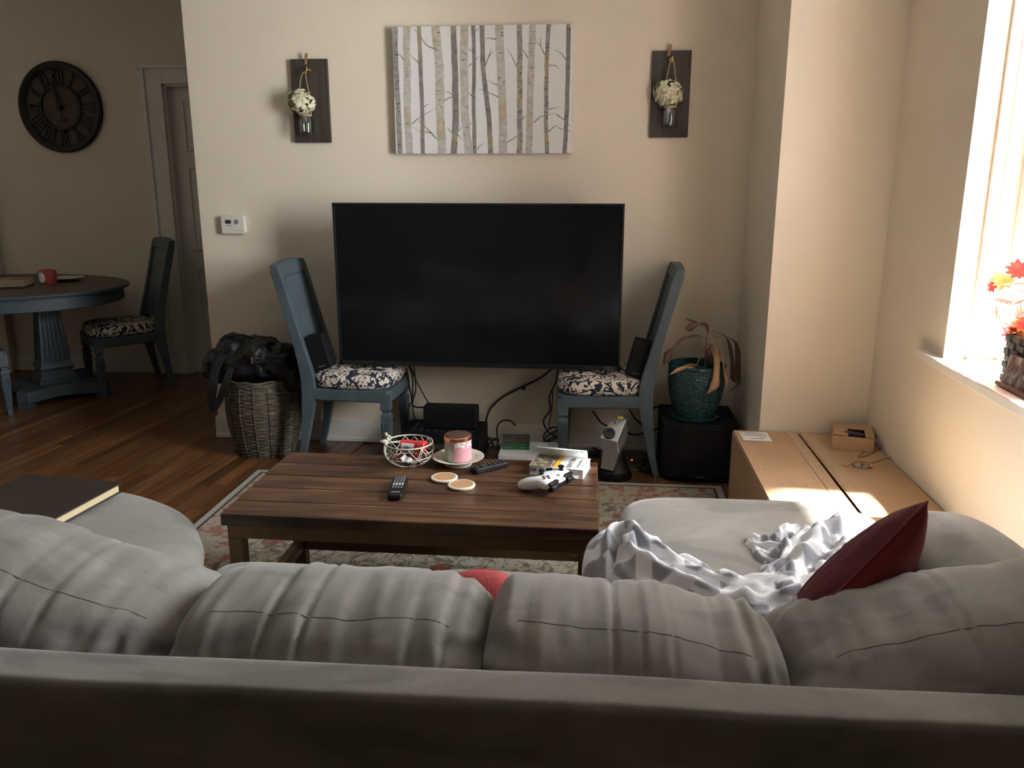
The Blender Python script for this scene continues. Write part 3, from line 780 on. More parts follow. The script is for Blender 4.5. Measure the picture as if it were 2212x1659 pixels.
MB().box((0, -.045, 0), (.007, .09, .004)).lathe([(0, -.003), (.020, -.002), (.020, .002), (0, .003)], 16, (0, -.092, 0)).build('hand_counterweight', 'iron', CK, loc=(0, 0, .034), rot=(0, 0, math.radians(9)))
lathe('hub', [(0, .020), (.022, .020), (.022, .036), (.012, .044), (0, .045)], 'iron', CK, 24)

# ================================================================== PAINTING
ax0, ax1, az0, az1 = -1.064, -.141, 1.600, 2.222; cw, chh = ax1-ax0, az1-az0
PT = thing('canvas_painting', 'wide canvas painting of pale birch trunks on white', 'painting', ((ax0+ax1)/2, WB-.001, az0))
box('canvas', (0, -.019, chh/2), (cw, .036, chh), 'canvas', PT, bevel=.003)
def pu(x, y):   # crop pixel -> painting coordinates
    t = (y-78)/1335.; xl = 135+40*t; xr = 2040-10*t; return ((x-xl)/(xr-xl)-.5)*cw, (1-t)*chh
TR = [((170,180,205,222),55,'tr_m'), ((297,300,302,322),74,'tr_l'), ((430,446,460,465),42,'tr_d'), ((602,645,650,672),90,'tr_l'), ((787,806,818,795),64,'tr_d'), ((905,900,912,952),85,'tr_l'), ((998,1008,1004,1020),40,'tr_d'), ((1090,1103,1160,1188),50,'tr_d'), ((1268,1290,1310,1316),85,'tr_l'), ((1482,1485,1487,1490),55,'tr_m'), ((1615,1602,1592,1585),70,'tr_l'), ((1777,1762,1760,1770),42,'tr_m'), ((1982,1986,1976,1956),45,'tr_d')]
for q, (xs, wd, mt) in enumerate(TR):
    vv = []; n = 26
    for i in range(n+1):
        y = 80+1333*i/n; t = i/n*3; k = min(2, int(t)); fx = xs[k]+(xs[k+1]-xs[k])*(t-k)
        fx += 6*nz(y*.006, q*3.3, 0); ww = wd*.5*(1+.12*nz(y*.008, q*5.1, 4))
        for sg in (-1, 1):
            a = pu(fx+sg*ww, y); vv.append((max(-cw/2, min(cw/2, a[0])), -.0376-.0001*(q % 3), max(.001, min(chh-.001, a[1]))))
    ff = [(i*2, i*2+1, i*2+3, i*2+2) for i in range(n)]
    o = mesh('painted_trunk', vv, ff, mt, PT)
BRs = [[(620,320),(540,290),(500,265),(450,190),(370,100)],[(270,420),(235,380),(160,320)],[(425,455),(390,420),(335,372)],[(480,910),(500,895),(535,875)],[(355,1090),(400,1045),(470,1000),(590,935)],[(610,1250),(560,1190),(470,1170),(420,1165),(370,1125)],[(560,1190),(480,1110),(415,1050)],[(800,800),(760,770),(700,745)],[(690,850),(740,820),(850,790)],[(990,340),(945,310)],[(950,490),(1010,450),(1060,390)],[(1125,490),(1160,400),(1185,310)],[(1160,400),(1210,340)],[(1240,225),(1180,212),(1125,210)],[(1260,685),(1210,675),(1160,635)],[(1275,820),(1200,785),(1060,725)],[(1455,510),(1410,410),(1350,310)],[(1570,420),(1530,350),(1480,310)],[(1745,390),(1700,300),(1645,240)],[(1700,300),(1697,205)],[(1780,492),(1860,498),(1892,535)],[(1960,440),(1920,380),(1850,340)],[(1635,1085),(1700,1025),(1860,985)],[(1780,950),(1895,922)],[(1785,1185),(1850,1125),(1890,1120)],[(1890,1140),(1960,1170),(2025,1178)],[(1360,1290),(1430,1250),(1500,1180)],[(1045,1370),(1070,1330),(1115,1298)],[(805,1190),(750,1165),(725,1130)],[(830,1200),(860,1230),(890,1265)],[(835,1170),(860,1150),(880,1120)],[(1870,1000),(1950,1060),(2025,1135)],[(1000,1085),(965,1092)],[(1520,1050),(1535,1020),(1555,1010)],[(985,800),(940,760)],[(1005,150),(1060,105)],[(1790,100),(1830,75)]]
for br in BRs:
    P = [pu(*b_) for b_ in br]; vv = []; n = len(P)
    for i, a in enumerate(P):
        d = Vector(P[min(i+1, n-1)])-Vector(P[max(i-1, 0)]); d.normalize(); nn = Vector((-d.y, d.x)); ww = .0030*(1-.7*i/(n-1))
        for sg in (-1, 1):
            b_ = Vector(a)+nn*ww*sg; vv.append((max(-cw/2, min(cw/2, b_.x)), -.0381, max(.001, min(chh-.001, b_.y))))
    mesh('painted_branch', vv, [(i*2, i*2+1, i*2+3, i*2+2) for i in range(n-1)], 'tr_d', PT)

# ================================================================== SCONCE BOARDS, JARS, HYDRANGEAS
fl_v = []; fl_f = []
for k in range(4):     # one floret of four cupped petals
    a = k*PI/2; o = len(fl_v); ca, sa = math.cos(a), math.sin(a)
    loc = [(0, 0, 0), (.008, -.008, .003), (.016, -.011, .004), (.022, -.007, .002), (.024, 0, .001), (.022, .007, .002), (.016, .011, .004), (.008, .008, .003), (.014, 0, .0065)]
    for x, y, z in loc: fl_v.append((x*ca-y*sa, x*sa+y*ca, z))
    fl_f += [(o+8, o+i, o+i+1) for i in range(0, 7)]+[(o+8, o+7, o)]
flm = bpy.data.meshes.new('floret'); flm.from_pydata(fl_v, [], fl_f); flm.materials.append(M['petal'])
for pol in flm.polygons: pol.use_smooth = True
def sconce(x0, x1, z0, z1, hx, hz, fxz, jx, jz, which):
    xc = (x0+x1)/2
    bd = thing('wall_board', 'dark wooden wall board with brass hook, %s' % which, 'wall decor', (xc, WB-.001, z0), group='wooden boards beside the painting')
    box('board', (0, -.010, (z1-z0)/2), (x1-x0, .019, z1-z0), 'dkwood', bd, bevel=.002)
    box('hanging_strap', (hx-xc-.012, -.024, z1-z0+.0), (.014, .006, .055), 'leatherstrap', bd, rot=(.12, .18, 0))
    hk = lathe('hook_plate', [(0, 0), (.011, 0), (.011, .004), (0, .006)], 'brass', bd, 20, loc=(hx-xc, -.0195, hz-z0), rot=(PI/2, 0, 0))
    tube('hook', [(hx-xc, -.022, hz-z0+.006), (hx-xc, -.050, hz-z0+.004), (hx-xc, -.062, hz-z0-.004), (hx-xc+.002, -.058, hz-z0+.016)], .0042, 'brass', bd, 8, 5)
    jr = .036; jy = -.019-jr-.004; top = jz+.052; bot = jz-.056
    jar = thing('mason_jar', 'clear glass jar hanging by twine from the board %s' % which, 'jar', (jx, WB+jy, bot), group='hanging glass jars')
    hgt = top-bot
    lathe('glass', [(0, .002), (.028, .002), (jr, .012), (jr, hgt*.72), (.028, hgt*.86), (.027, hgt), (.0245, hgt), (.0255, hgt*.86), (jr-.003, hgt*.71), (jr-.003, .014), (0, .006)], 'jar', jar, 28)
    lathe('twine_wrap', [(.0285, hgt*.86), (.032, hgt*.88), (.032, hgt*.95), (.0285, hgt*.97)], 'rope', jar, 24)
    hp = Vector((hx-jx, -.054-jy, hz-bot+.000))
    for s in (-1, 1): tube('twine_handle', [(s*.030, 0, hgt*.92), (s*.028, -.002, hgt*1.25+.05), (s*.012, hp.y*.7, hp.z-.03), hp], .0028, 'rope', jar, 6, 6)
    fp = Vector((fxz[0], WB+jy+.002, fxz[1]))
    hy = thing('hydrangea', 'cream hydrangea bloom in the hanging jar %s' % which, 'flower', (fp.x, fp.y, fp.z), group='cream hydrangea blooms')
    me = soft(.075, .070, .066, 2.2, (10, 10, 10)); link('bloom_core', me, 'flowercore', hy)
    tube('stem', [(0, 0, -.03), (jx-fp.x, 0, -.06-.02), (jx-fp.x, 0, bot+.02-fp.z)], .003, 'flowercore', hy, 6, 4)
    rr = random.Random(int(abs(xc)*1000))
    N = 40
    for i in range(N):
        z = 1-2*(i+.5)/N; a = i*2.39996; s_ = math.sqrt(max(0, 1-z*z)); d = Vector((s_*math.cos(a), s_*math.sin(a), z))
        if d.y > .75: continue
        q = d.to_track_quat('Z', 'Y').to_euler(); f_ = link('floret', flm, None, hy, Vector((d.x*.058, d.y*.044, d.z*.048))*rr.uniform(.82, 1.22), q)
        f_.rotation_euler.rotate_axis('X', rr.uniform(-.5, .5))
        f_.rotation_euler.rotate_axis('Z', rr.uniform(0, PI)); f_.scale = (rr.uniform(1.0, 1.35),)*3
sconce(-1.613, -1.416, 1.660, 2.077, -1.513, 2.018, (-1.55, 1.862), -1.533, 1.752, 'nearer the thermostat')
sconce(.252, .444, 1.678, 2.092, .346, 2.046, (.335, 1.888), .346, 1.778, 'nearer the window')

# ================================================================== THERMOSTAT, OUTLET
th = thing('thermostat', 'small white wall thermostat with grey display', 'thermostat', (-1.992, WB-.001, 1.228))
prism('body', [(-.068, -.042), (-.060, -.049), (.060, -.049), (.068, -.042), (.068, .042), (.060, .049), (-.060, .049), (-.068, .042)], -.026, 'thermo', th, 'y', bevel=.005)
box('base_plate', (0, -.003, 0), (.126, .006, .088), 'thermo', th)
box('display', (-.024, -.0265, .016), (.032, .003, .020), 'lcd', th, bevel=.001)
lathe('dial_button', [(0, 0), (.012, 0), (.012, .003), (0, .004)], 'grey', th, 20, loc=(.024, -.0258, .017), rot=(PI/2, 0, 0))
for k in range(3): box('button', (.016+k*.014, -.0265, -.028), (.009, .003, .006), 'thermo', th, bevel=.001)
box('brand_line', (-.022, -.0263, -.004), (.030, .0006, .003), 'grey', th, bevel=0)
ol = thing('wall_outlet', 'beige wall outlet plate with a black plug above the baseboard', 'outlet', (-.392, WB-.0005, .345))
box('cover_plate', (0, -.003, 0), (.082, .006, .088), 'thermo', ol, bevel=.002)
box('socket', (0, -.0065, -.006), (.036, .003, .030), 'thermo', ol, bevel=.001); lathe('plug', [(0, 0), (.010, 0), (.008, .020), (0, .022)], 'black', ol, 16, loc=(.004, -.007, -.004), rot=(PI/2, 0, 0))

# ================================================================== SMALL SPEAKERS, RECEIVER, CONSOLE, SUBWOOFER
def satellite(px, py, lean, label, ang):
    p = aY(px, py, 4.07)
    t = thing('satellite_speaker', label, 'speaker', (p.x, 4.10, .508), group='small black speakers on the chairs', rot=(0, lean, ang))
    box('cabinet', (0, .035, .092), (.100, .10, .184), 'blackm', t, bevel=.006); box('grille', (0, -.017, .092), (.094, .008, .176), 'black', t, bevel=.003)
    text('brand_mark', 'YAMAHA', .0095, 'grey', t, (0, -.0215, .020), (PI/2, 0, 0)); return t
satellite(695, 795, -.24, 'small black speaker leaning on the chair beside the wicker basket', .05)
satellite(1372, 800, .24, 'small black speaker leaning on the chair beside the potted plant', -.05)
rc = thing('av_receiver', 'black stereo receiver on the floor under the television', 'receiver', (-.80, 4.235, 0))
box('case', (0, 0, .088), (.435, .33, .145), 'blackm', rc, bevel=.004)
box('front_panel', (0, -.169, .088), (.435, .014, .150), 'black', rc, bevel=.003)
lathe('volume_knob', [(0, 0), (.022, 0), (.020, .014), (0, .015)], 'dkgrey', rc, 24, loc=(.16, -.176, .09), rot=(PI/2, 0, 0))
box('display_window', (-.02, -.1765, .115), (.22, .002, .028), 'lcd', rc, bevel=0)
for s in (-1, 1):
    for r_ in (-1, 1): lathe('foot', [(0, 0), (.02, 0), (.02, .016), (0, .016)], 'dkgrey', rc, 14, loc=(s*.17, r_*.12, 0))
for k in range(9): box('vent_slot', (-.16+k*.04, .02, .1607), (.024, .16, .0016), 'print', rc, bevel=0)
cs = thing('centre_speaker', 'wide black centre speaker lying on the stereo receiver', 'speaker', (-.765, 4.25, .1625))
box('cabinet', (0, .02, .062), (.290, .10, .118), 'blackm', cs, bevel=.005, rot=(-.06, 0, 0)); box('grille', (0, -.032, .062), (.284, .008, .112), 'black', cs, bevel=.003, rot=(-.06, 0, 0)); text('brand_mark', 'YAMAHA', .011, 'grey', cs, (0, -.0372, .020), (PI/2-.06, 0, 0))
for s in (-1, 1): box('foot', (s*.10, .02, .002), (.03, .08, .008), 'dkgrey', cs)
xb = thing('game_console', 'white game console with black disc slot on the floor', 'game console', (-.335, 4.20, 0))
box('case', (0, 0, .042), (.305, .235, .066), 'wplastic', xb, bevel=.003); box('base', (0, 0, .005), (.285, .215, .010), 'black', xb, bevel=.002)
box('disc_slot', (-.055, -.1178, .036), (.17, .002, .006), 'print', xb, bevel=0); box('power_button', (.13, -.1178, .05), (.012, .002, .012), 'grey', xb, bevel=0)
for k in range(6): box('vent', (.10+k*.008, .02, .0755), (.003, .16, .001), 'greyprint', xb, bevel=0)
gb = thing('game_case', 'grey and green plastic box on the white game console', 'case', (-.408, 4.235, .0756), math.radians(3))
box('green_side', (0, 0, .018), (.145, .135, .035), 'greenbox', gb, bevel=.002); box('grey_lid', (0, .004, .040), (.143, .130, .010), 'greybox', gb, bevel=.003)
for s in (-1, 1): lathe('round_mark', [(0, 0), (.010, 0), (.010, .0008), (0, .001)], 'grey', gb, 18, loc=(.010+s*.024, .022, .0452))
for s in (-1, 1): box('side_print', (s*.040, -.068, .012), (.038, .001, .005), 'grey', gb, bevel=0)
sb = thing('subwoofer', 'black subwoofer cabinet on the floor under the plant pot', 'speaker', (.535, 4.155, 0))
prism('cabinet', [(-.185, -.165), (-.10, -.195), (.10, -.195), (.185, -.165), (.185, .195), (-.185, .195)], .285, 'blackm', sb, loc=(0, 0, .015), bevel=.006)
prism('front_grille', [(-.178, -.172), (-.10, -.204), (.10, -.204), (.178, -.172), (.17, -.16), (-.17, -.16)], .265, 'black', sb, loc=(0, 0, .025), bevel=.004)
for s in (-1, 1):
    for r_ in (-1, 1): lathe('foot', [(0, 0), (.02, 0), (.018, .016), (0, .016)], 'black', sb, 14, loc=(s*.14, r_*.14+.01, 0))
text('brand_mark', 'YAMAHA', .012, 'grey', sb, (0, -.2045, .036), (PI/2, 0, 0))

# ================================================================== PLANT POT
PX, PY, PZ = .512, 4.115, .3005
pot = thing('plant_pot', 'textured teal glazed pot with saucer on the black subwoofer', 'pot', (PX, PY, PZ))
lathe('pot_body', [(0, .012), (.098, .012), (.106, .03), (.128, .10), (.139, .17), (.141, .22), (.138, .262)], 'teal', pot, 56)
lathe('pot_rim', [(.138, .262), (.142, .266), (.142, .276), (.137, .281), (.131, .278), (.130, .24), (.05, .225), (0, .225)], 'tealrim', pot, 56)
lathe('saucer', [(0, 0), (.118, 0), (.127, .008), (.130, .020), (.126, .021), (.120, .010), (0, .010)], 'tealrim', pot, 56)
lathe('soil', [(0, .242), (.06, .244), (.1305, .238)], 'soil', pot, 40)
pl = thing('wilted_plant', 'dried brown plant with drooping leaves in the teal pot', 'plant', (PX, PY, PZ+.235))
def pw_(px, py, dy=0): q = aY(px, py, PY+dy); return q-Vector((PX, PY, PZ+.235))
def cp(x, y, dy=0): return pw_(1400+x*.16272, 670+y*.16272, dy)
tube('stem', [cp(760, 780), cp(765, 560), cp(780, 420), cp(775, 340), cp(800, 300)], [.006, .004], 'stem', pl, 7, 5)
tube('stem', [cp(640, 740), cp(700, 610), cp(770, 460), cp(775, 400)], [.005, .003], 'stem', pl, 7, 5)
tube('stem', [cp(760, 470), cp(800, 455), cp(860, 470)], .003, 'stem', pl, 6, 4)
def leafribbon(name, pts, widths, mat, cup=.3):
    P = catmull(pts, 5); n = len(P); vv = []
    Wd = [widths[min(len(widths)-1, int(i*(len(widths)-1)/(n-1)))]*(1-((i*(len(widths)-1)/(n-1)) % 1))+widths[min(len(widths)-1, int(i*(len(widths)-1)/(n-1))+1)]*((i*(len(widths)-1)/(n-1)) % 1) for i in range(n)]
    for i, p in enumerate(P):
        t = (P[min(i+1, n-1)]-P[max(i-1, 0)]).normalized(); sd_ = t.cross(Vector((0, 1, 0))); sd_ = sd_.normalized() if sd_.length > .1 else Vector((1, 0, 0))
        nn = sd_.cross(t)
        for k, s in enumerate((-1, 0, 1)): vv.append(p+sd_*Wd[i]*s+nn*(abs(s)*Wd[i]*cup+.002*nz(i*.6, k, len(pts))))
    ff = []
    for i in range(n-1):
        for k in (0, 1): ff.append((i*3+k, i*3+k+1, i*3+k+4, i*3+k+3))
    o = mesh(name, vv, ff, mat, pl, smooth=True)
    s = o.modifiers.new('th', 'SOLIDIFY'); s.thickness = .0012; return o
m1 = .00039
leafribbon('leaf', [cp(800, 300), cp(740, 230), cp(660, 170), cp(560, 135), cp(485, 105)], [.001, .0015, .003, .006, .001], 'deadleaf')
leafribbon('leaf', [cp(690, 180, -.01), cp(620, 200, -.015), cp(560, 235, -.02), cp(500, 258, -.02)], [.003, .014, .017, .006], 'deadleaf')
leafribbon('leaf', [cp(800, 300), cp(790, 220), cp(750, 180), cp(690, 170)], [.003, .010, .010, .003], 'deadleaf')
leafribbon('leaf', [cp(790, 400), cp(690, 345, -.01), cp(570, 345, -.02), cp(450, 380, -.03), cp(330, 510, -.05), cp(265, 600, -.06), cp(205, 735, -.06)], [.001, .002, .007, .007, .006, .021, .003], 'deadleaf')
leafribbon('leaf', [cp(830, 280), cp(950, 310), cp(1040, 365), cp(1090, 500), cp(1120, 700), cp(1135, 900), cp(1180, 960)], [.001, .001, .003, .009, .009, .016, .002], 'deadleaf')
leafribbon('leaf', [cp(1040, 365, .02), cp(1150, 415, .03), cp(1190, 560, .03), cp(1195, 760, .03), cp(1205, 920, .03), cp(1190, 990, .03), cp(1075, 1080, .02)], [.001, .004, .013, .014, .009, .004, .002], 'deadleaf')
leafribbon('leaf', [cp(870, 480, -.03), cp(910, 560, -.08), cp(915, 720, -.14), cp(905, 880, -.16), cp(885, 1000, -.17), cp(785, 1110, -.17)], [.008, .018, .015, .015, .022, .003], 'tanleaf')
leafribbon('leaf', [cp(830, 470, -.01), cp(810, 560, -.04), cp(825, 650, -.05), cp(850, 720, -.05)], [.004, .014, .017, .004], 'deadleaf')
leafribbon('leaf', [cp(820, 300), cp(930, 420, -.04), cp(990, 640, -.10), cp(1010, 800, -.14), cp(1040, 940, -.15), cp(1040, 1040, -.15)], [.001, .002, .003, .004, .008, .002], 'tanleaf')
leafribbon('leaf', [cp(830, 320), cp(900, 350, -.01), cp(955, 390, -.02)], [.001, .004, .001], 'tanleaf')
leafribbon('leaf', [cp(620, 765, -.08), cp(500, 770, -.12), cp(390, 800, -.15), cp(280, 860, -.16)], [.004, .010, .010, .001], 'tanleaf')
leafribbon('leaf', [cp(660, 740, -.02), cp(560, 730, -.05), cp(450, 745, -.08)], [.004, .008, .002], 'stem')

# ================================================================== APPLIANCE ON FLOOR, FLOOR GADGETS, CABLES
ap = thing('silver_appliance', 'small silver faceted appliance on a black cone shaped stand', 'appliance', (.112, 4.02, 0))
lathe('stand', [(0, 0), (.092, 0), (.094, .008), (.088, .040), (.078, .046), (.060, .10), (.048, .16), (0, .17)], 'black', ap, 40)
bv = [(-.075, -.035, .215), (.010, -.060, .205), (.058, .020, .300), (-.010, .045, .305),  # top face
      (-.060, -.052, .150), (.020, -.078, .150), (.066, .010, .225), (-.008, .050, .215),
      (-.068, -.060, .062), (-.004, -.088, .058), (.040, -.020, .130), (-.016, .030, .120)]
mesh('body', bv, [(0,1,2,3), (0,4,5,1), (1,5,6,2), (2,6,7,3), (3,7,4,0), (4,8,9,5), (5,9,10,6), (6,10,11,7), (7,11,8,4), (11,10,9,8)], 'silver', ap, bevel=.003)
nn = (Vector(bv[1])-Vector(bv[0])).cross(Vector(bv[3])-Vector(bv[0])).normalized(); q = nn.to_track_quat('Z', 'Y').to_euler()
ctr = Vector((-.028, -.022, .2325)); ct2 = Vector((.012, .016, .272))
lathe('lens_ring', [(.016, 0), (.031, 0), (.031, .010), (.026, .014), (.018, .012), (.016, .004)], 'dkgrey', ap, 32, loc=ctr+nn*.000, rot=q)
lathe('lens', [(0, .006), (.018, .006), (.018, .002)], 'screen', ap, 28, loc=ctr, rot=q)
lathe('dial', [(0, .008), (.016, .008), (.018, 0)], 'black', ap, 24, loc=ct2, rot=q)
box('yellow_sticker', Vector((.028, .034, .300))+nn*.004, (.028, .012, .002), 'stickery', ap, rot=q, bevel=0)
pk = thing('floor_puck', 'smoky flat plastic device with a glowing orange light on the floor', 'device', (.215, 4.20, 0))
lathe('body', [(0, 0), (.070, 0), (.075, .010), (.070, .026), (.045, .034), (0, .036)], 'clearplastic', pk, 36)
lathe('indicator_light', [(0, .0365), (.006, .036), (.005, .039), (0, .040)], 'led', pk, 12, loc=(-.005, -.02, -.001))
lathe('base_rim', [(.075, 0), (.084, 0), (.084, .006), (.075, .008)], 'silver', pk, 36)
ps = thing('power_brick', 'black power brick lying behind the blue chair leg', 'power supply', (-.035, 4.30, 0), .4)
box('brick', (0, 0, .022), (.15, .07, .044), 'black', ps, bevel=.006); box('rating_sticker', (0, 0, .0445), (.08, .045, .001), 'grey', ps, bevel=0)
def cable(name, pts, r, label, cat='cable', sm=8): 
    o = tube(name, pts, r, 'cable', None, 7, sm); return tag(o, label, cat, 'black cables under the television')
def cq(x, y, Y): return aY(860+x*.18083, 780+y*.18083, Y)
cable('power_cable', [cq(1850, 80, 4.25), cq(1700, 200, 4.36), cq(1500, 300, 4.44), cq(1250, 430, 4.44), cq(1110, 560, 4.42), cq(1055, 680, 4.40), (cq(1052, 730, 4.40)).to_tuple()], .0065, 'thick black cable sweeping past the wall outlet down to the receiver')
cable('speaker_cable', [cq(150, 60, 4.25), cq(210, 220, 4.38), cq(300, 390, 4.42), cq(390, 545, 4.36)], .0035, 'straight black cable slanting down to the centre speaker')
cable('speaker_cable', [cq(130, 60, 4.28), cq(175, 200, 4.32), cq(170, 480, 4.35), cq(200, 545, 4.33), cq(330, 552, 4.30), cq(480, 552, 4.29)], .0045, 'black cable bending sideways onto the centre speaker')
cable('speaker_cable', [cq(190, 70, 4.30), cq(210, 330, 4.40), cq(175, 480, 4.40), cq(185, 640, 4.38), cq(240, 750, 4.34), cq(330, 770, 4.32)], .0040, 'black cable looping down behind the receiver top')
cable('speaker_cable', [cq(100, 90, 4.32), cq(135, 300, 4.42), cq(160, 480, 4.42), cq(105, 590, 4.42), cq(95, 740, 4.42), cq(120, 830, 4.40)], .0035, 'black cable bowing out toward the chair leg')
cable('console_cable', [cq(1400, 770, 4.34), cq(1340, 715, 4.36), cq(1250, 710, 4.38), cq(1190, 770, 4.38), cq(1180, 860, 4.38), cq(1200, 960, 4.34)], .0045, 'black cable arching out behind the game case')
cable('console_cable', [cq(1905, 110, 4.30), cq(1880, 260, 4.40), cq(1805, 430, 4.42), cq(1815, 580, 4.42), cq(1735, 720, 4.42), cq(1800, 850, 4.40), cq(1880, 890, 4.36)], .0045, 'black cable hanging in a zigzag beside the second chair')
cable('console_cable', [cq(1845, 330, 4.43), cq(1835, 560, 4.43), cq(1805, 780, 4.42), cq(1870, 790, 4.40), cq(1930, 900, 4.36), cq(1915, 960, 4.30)], .0030, 'thin black cable dropping to the coil by the console')
cq2 = lambda x, y, Y: aY(1160+x*.32542, 530+y*.32542, Y)
cable('subwoofer_cable', [cq2(745, 1090, 4.40), cq2(800, 1075, 4.40), cq2(850, 1100, 4.40), cq2(865, 1140, 4.40)], .0055, 'black cable arching from the chair to the subwoofer')
cable('subwoofer_cable', [cq2(370, 1100, 4.40), cq2(425, 1175, 4.36), cq2(470, 1200, 4.30), cq2(525, 1220, 4.36), cq2(600, 1245, 4.40), cq2(650, 1258, 4.40), cq2(710, 1245, 4.40), cq2(805, 1215, 4.38)], .0050, 'black cable running low along the wall behind the silver appliance')
cable('subwoofer_cable', [cq2(610, 1085, 4.42), cq2(650, 1150, 4.42), cq2(695, 1190, 4.42), cq2(740, 1240, 4.42)], .0050, 'black cable dropping behind the chair seat to the wall')
for k in range(3):   # coil of cable by the console
    a = []
    for i in range(17):
        t = i/16*2*PI; a.append((-.225+(.045+.006*k)*math.cos(t)+.01*k, 4.385+.028*math.sin(t), .10+.035*math.sin(t+.6)-.025*k))
    cable('cable_coil', a, .0045, ['upper loop of coiled cable beside the game console', 'middle loop of coiled cable beside the game console', 'lowest loop of coiled cable beside the game console'][k], sm=3)
for k in range(2):
    a = [(-.555+.03*math.cos(t*.7+k), 4.36+.05*math.sin(t*1.3+k*2)-.02*k, .012+.05*abs(math.sin(t*.8+k))) for t in [i*.5 for i in range(13)]]
    cable('cable_tangle', a, .0045, ['tangled black cable between receiver and game console', 'second tangled black cable touching the floor by the receiver'][k], sm=4)
a = [(.10+.17*i/10+.02*math.sin(i*1.4), 4.10+.12*math.sin(i*.8)*.6, .008) for i in range(11)]
cable('floor_cable', [(x+.09, y+.03, z) for x, y, z in a], .0045, 'black cable snaking on the floor before the subwoofer', sm=4)

# ================================================================== WICKER BASKET AND BAG
BX, BY = -1.812, 4.262
bk = thing('wicker_basket', 'tall round grey brown wicker basket beside the blue chair', 'basket', (BX, BY, 0))
prof = [(.160, 0), (.172, .06), (.192, .16), (.200, .25), (.196, .34), (.180, .41)]
vv = []; seg = 72; rows = 84
for i in range(rows+1):
    z = .41*i/rows; k = max(j for j in range(len(prof)-1) if prof[j][1] <= z+1e-9); r0_, z0_ = prof[k]; r1_, z1_ = prof[k+1]; r = r0_+(r1_-r0_)*(z-z0_)/(z1_-z0_)
    for s in range(seg):
        a = 2*PI*s/seg; row = i//2
        d = .0030*math.cos(s*PI/3+row*PI)+.0022*(i % 2); vv.append(((r+d)*math.cos(a), (r+d)*math.sin(a), z))
ff = [(i*seg+s, i*seg+(s+1) % seg, (i+1)*seg+(s+1) % seg, (i+1)*seg+s) for i in range(rows) for s in range(seg)]+[tuple(range(seg))]
mesh('woven_body', vv, ff, 'wicker', bk)
mb = MB()
for k in range(3): mb.tube([(.182*math.cos(a), .182*math.sin(a), .400+.011*k+.003*math.sin(a*9+k*2)) for a in [2*PI*i/48 for i in range(49)]], .0075, 6)
mb.build('rim', 'wicker', bk, smooth=True)
mb = MB()
for k in range(16):
    a = 2*PI*(k+.3)/16; mb.tube([((r+.0035)*math.cos(a), (r+.0035)*math.sin(a), z) for r, z in prof], .0032, 5)
mb.build('stake_ribs', 'wicker', bk, smooth=True)
bag = thing('leather_bag', 'crumpled black leather bag lying on top of the wicker basket', 'bag', (BX, BY, .425))
def blob(c, s, rot=(0,0,0), seed=0):
    me = soft(*s, 2.4, (16, 16, 16)); R = Euler(rot).to_matrix(); return [R @ v.co + Vector(c) for v in me.vertices], [tuple(p.vertices) for p in me.polygons]
mb = MB()
for c, s, r_ in (((-.02, -.01, .075), (.34, .30, .20), (0, .1, 0)), ((-.13, 0, .130), (.22, .24, .20), (0, .4, .3)), ((.02, -.06, .105), (.22, .20, .23), (0, 0, .2)), ((.13, -.02, .085), (.20, .26, .20), (0, .5, 0)), ((-.225, -.02, .055), (.17, .20, .18), (0, .5, 0)), ((-.02, .06, .16), (.20, .14, .10), (0, 0, 0)), ((.20, -.05, .015), (.07, .14, .17), (0, .2, 0))):
    mb.add(*blob(c, s, r_))
bo = mb.build('bag_body', 'leather', bag, smooth=True)
rm = bo.modifiers.new('rm', 'REMESH'); rm.mode = 'VOXEL'; rm.voxel_size = .008; rm.use_smooth_shade = True
sm_ = bo.modifiers.new('sm', 'SMOOTH'); sm_.iterations = 7; sm_.factor = .6
tx = bpy.data.textures.new('leather_folds', 'CLOUDS'); tx.noise_scale = .07; tx.noise_depth = 2
dp = bo.modifiers.new('dp', 'DISPLACE'); dp.texture = tx; dp.strength = .035; dp.mid_level = .5
tx2 = bpy.data.textures.new('leather_creases', 'CLOUDS'); tx2.noise_scale = .022; dp2 = bo.modifiers.new('dp2', 'DISPLACE'); dp2.texture = tx2; dp2.strength = .012
def ribbon(name, pts, w_, t_, mat, parent, up=(0, 1, 0), sm=6):
    P = catmull(pts, sm); n = len(P); vv = []
    for i, p in enumerate(P):
        t = (P[min(i+1, n-1)]-P[max(i-1, 0)]).normalized(); sd_ = t.cross(Vector(up)); sd_ = sd_.normalized() if sd_.length > .05 else Vector((1, 0, 0)); nn = sd_.cross(t)
        vv += [p+sd_*w_+nn*t_, p-sd_*w_+nn*t_, p-sd_*w_-nn*t_, p+sd_*w_-nn*t_]
    ff = [(k*4+i, k*4+(i+1) % 4, k*4+4+(i+1) % 4, k*4+4+i) for k in range(n-1) for i in range(4)]+[(0,1,2,3), tuple(range(4*n-4, 4*n))]
    return mesh(name, vv, ff, mat, parent, bevel=.002)
ribbon('strap', [(-.16, -.12, .14), (-.185, -.165, .06), (-.185, -.205, -.02), (-.20, -.21, -.09), (-.185, -.215, -.145)], .022, .005, 'leather', bag)
ribbon('strap', [(-.10, -.15, .08), (-.12, -.20, .0), (-.15, -.212, -.08), (-.185, -.222, -.135)], .018, .005, 'leather', bag)
ribbon('handle', [(-.22, -.02, .13), (-.19, -.05, .20), (-.10, -.06, .235), (-.02, -.03, .215), (.06, -.03, .185)], .012, .005, 'leather', bag, (0, 0, 1))
mb = MB(); bxp = (.060, -.175, .125)
for s in (-1, 1): mb.box((bxp[0]+s*.018, bxp[1], bxp[2]), (.004, .004, .022)); mb.box((bxp[0], bxp[1], bxp[2]+s*.010), (.038, .004, .004))
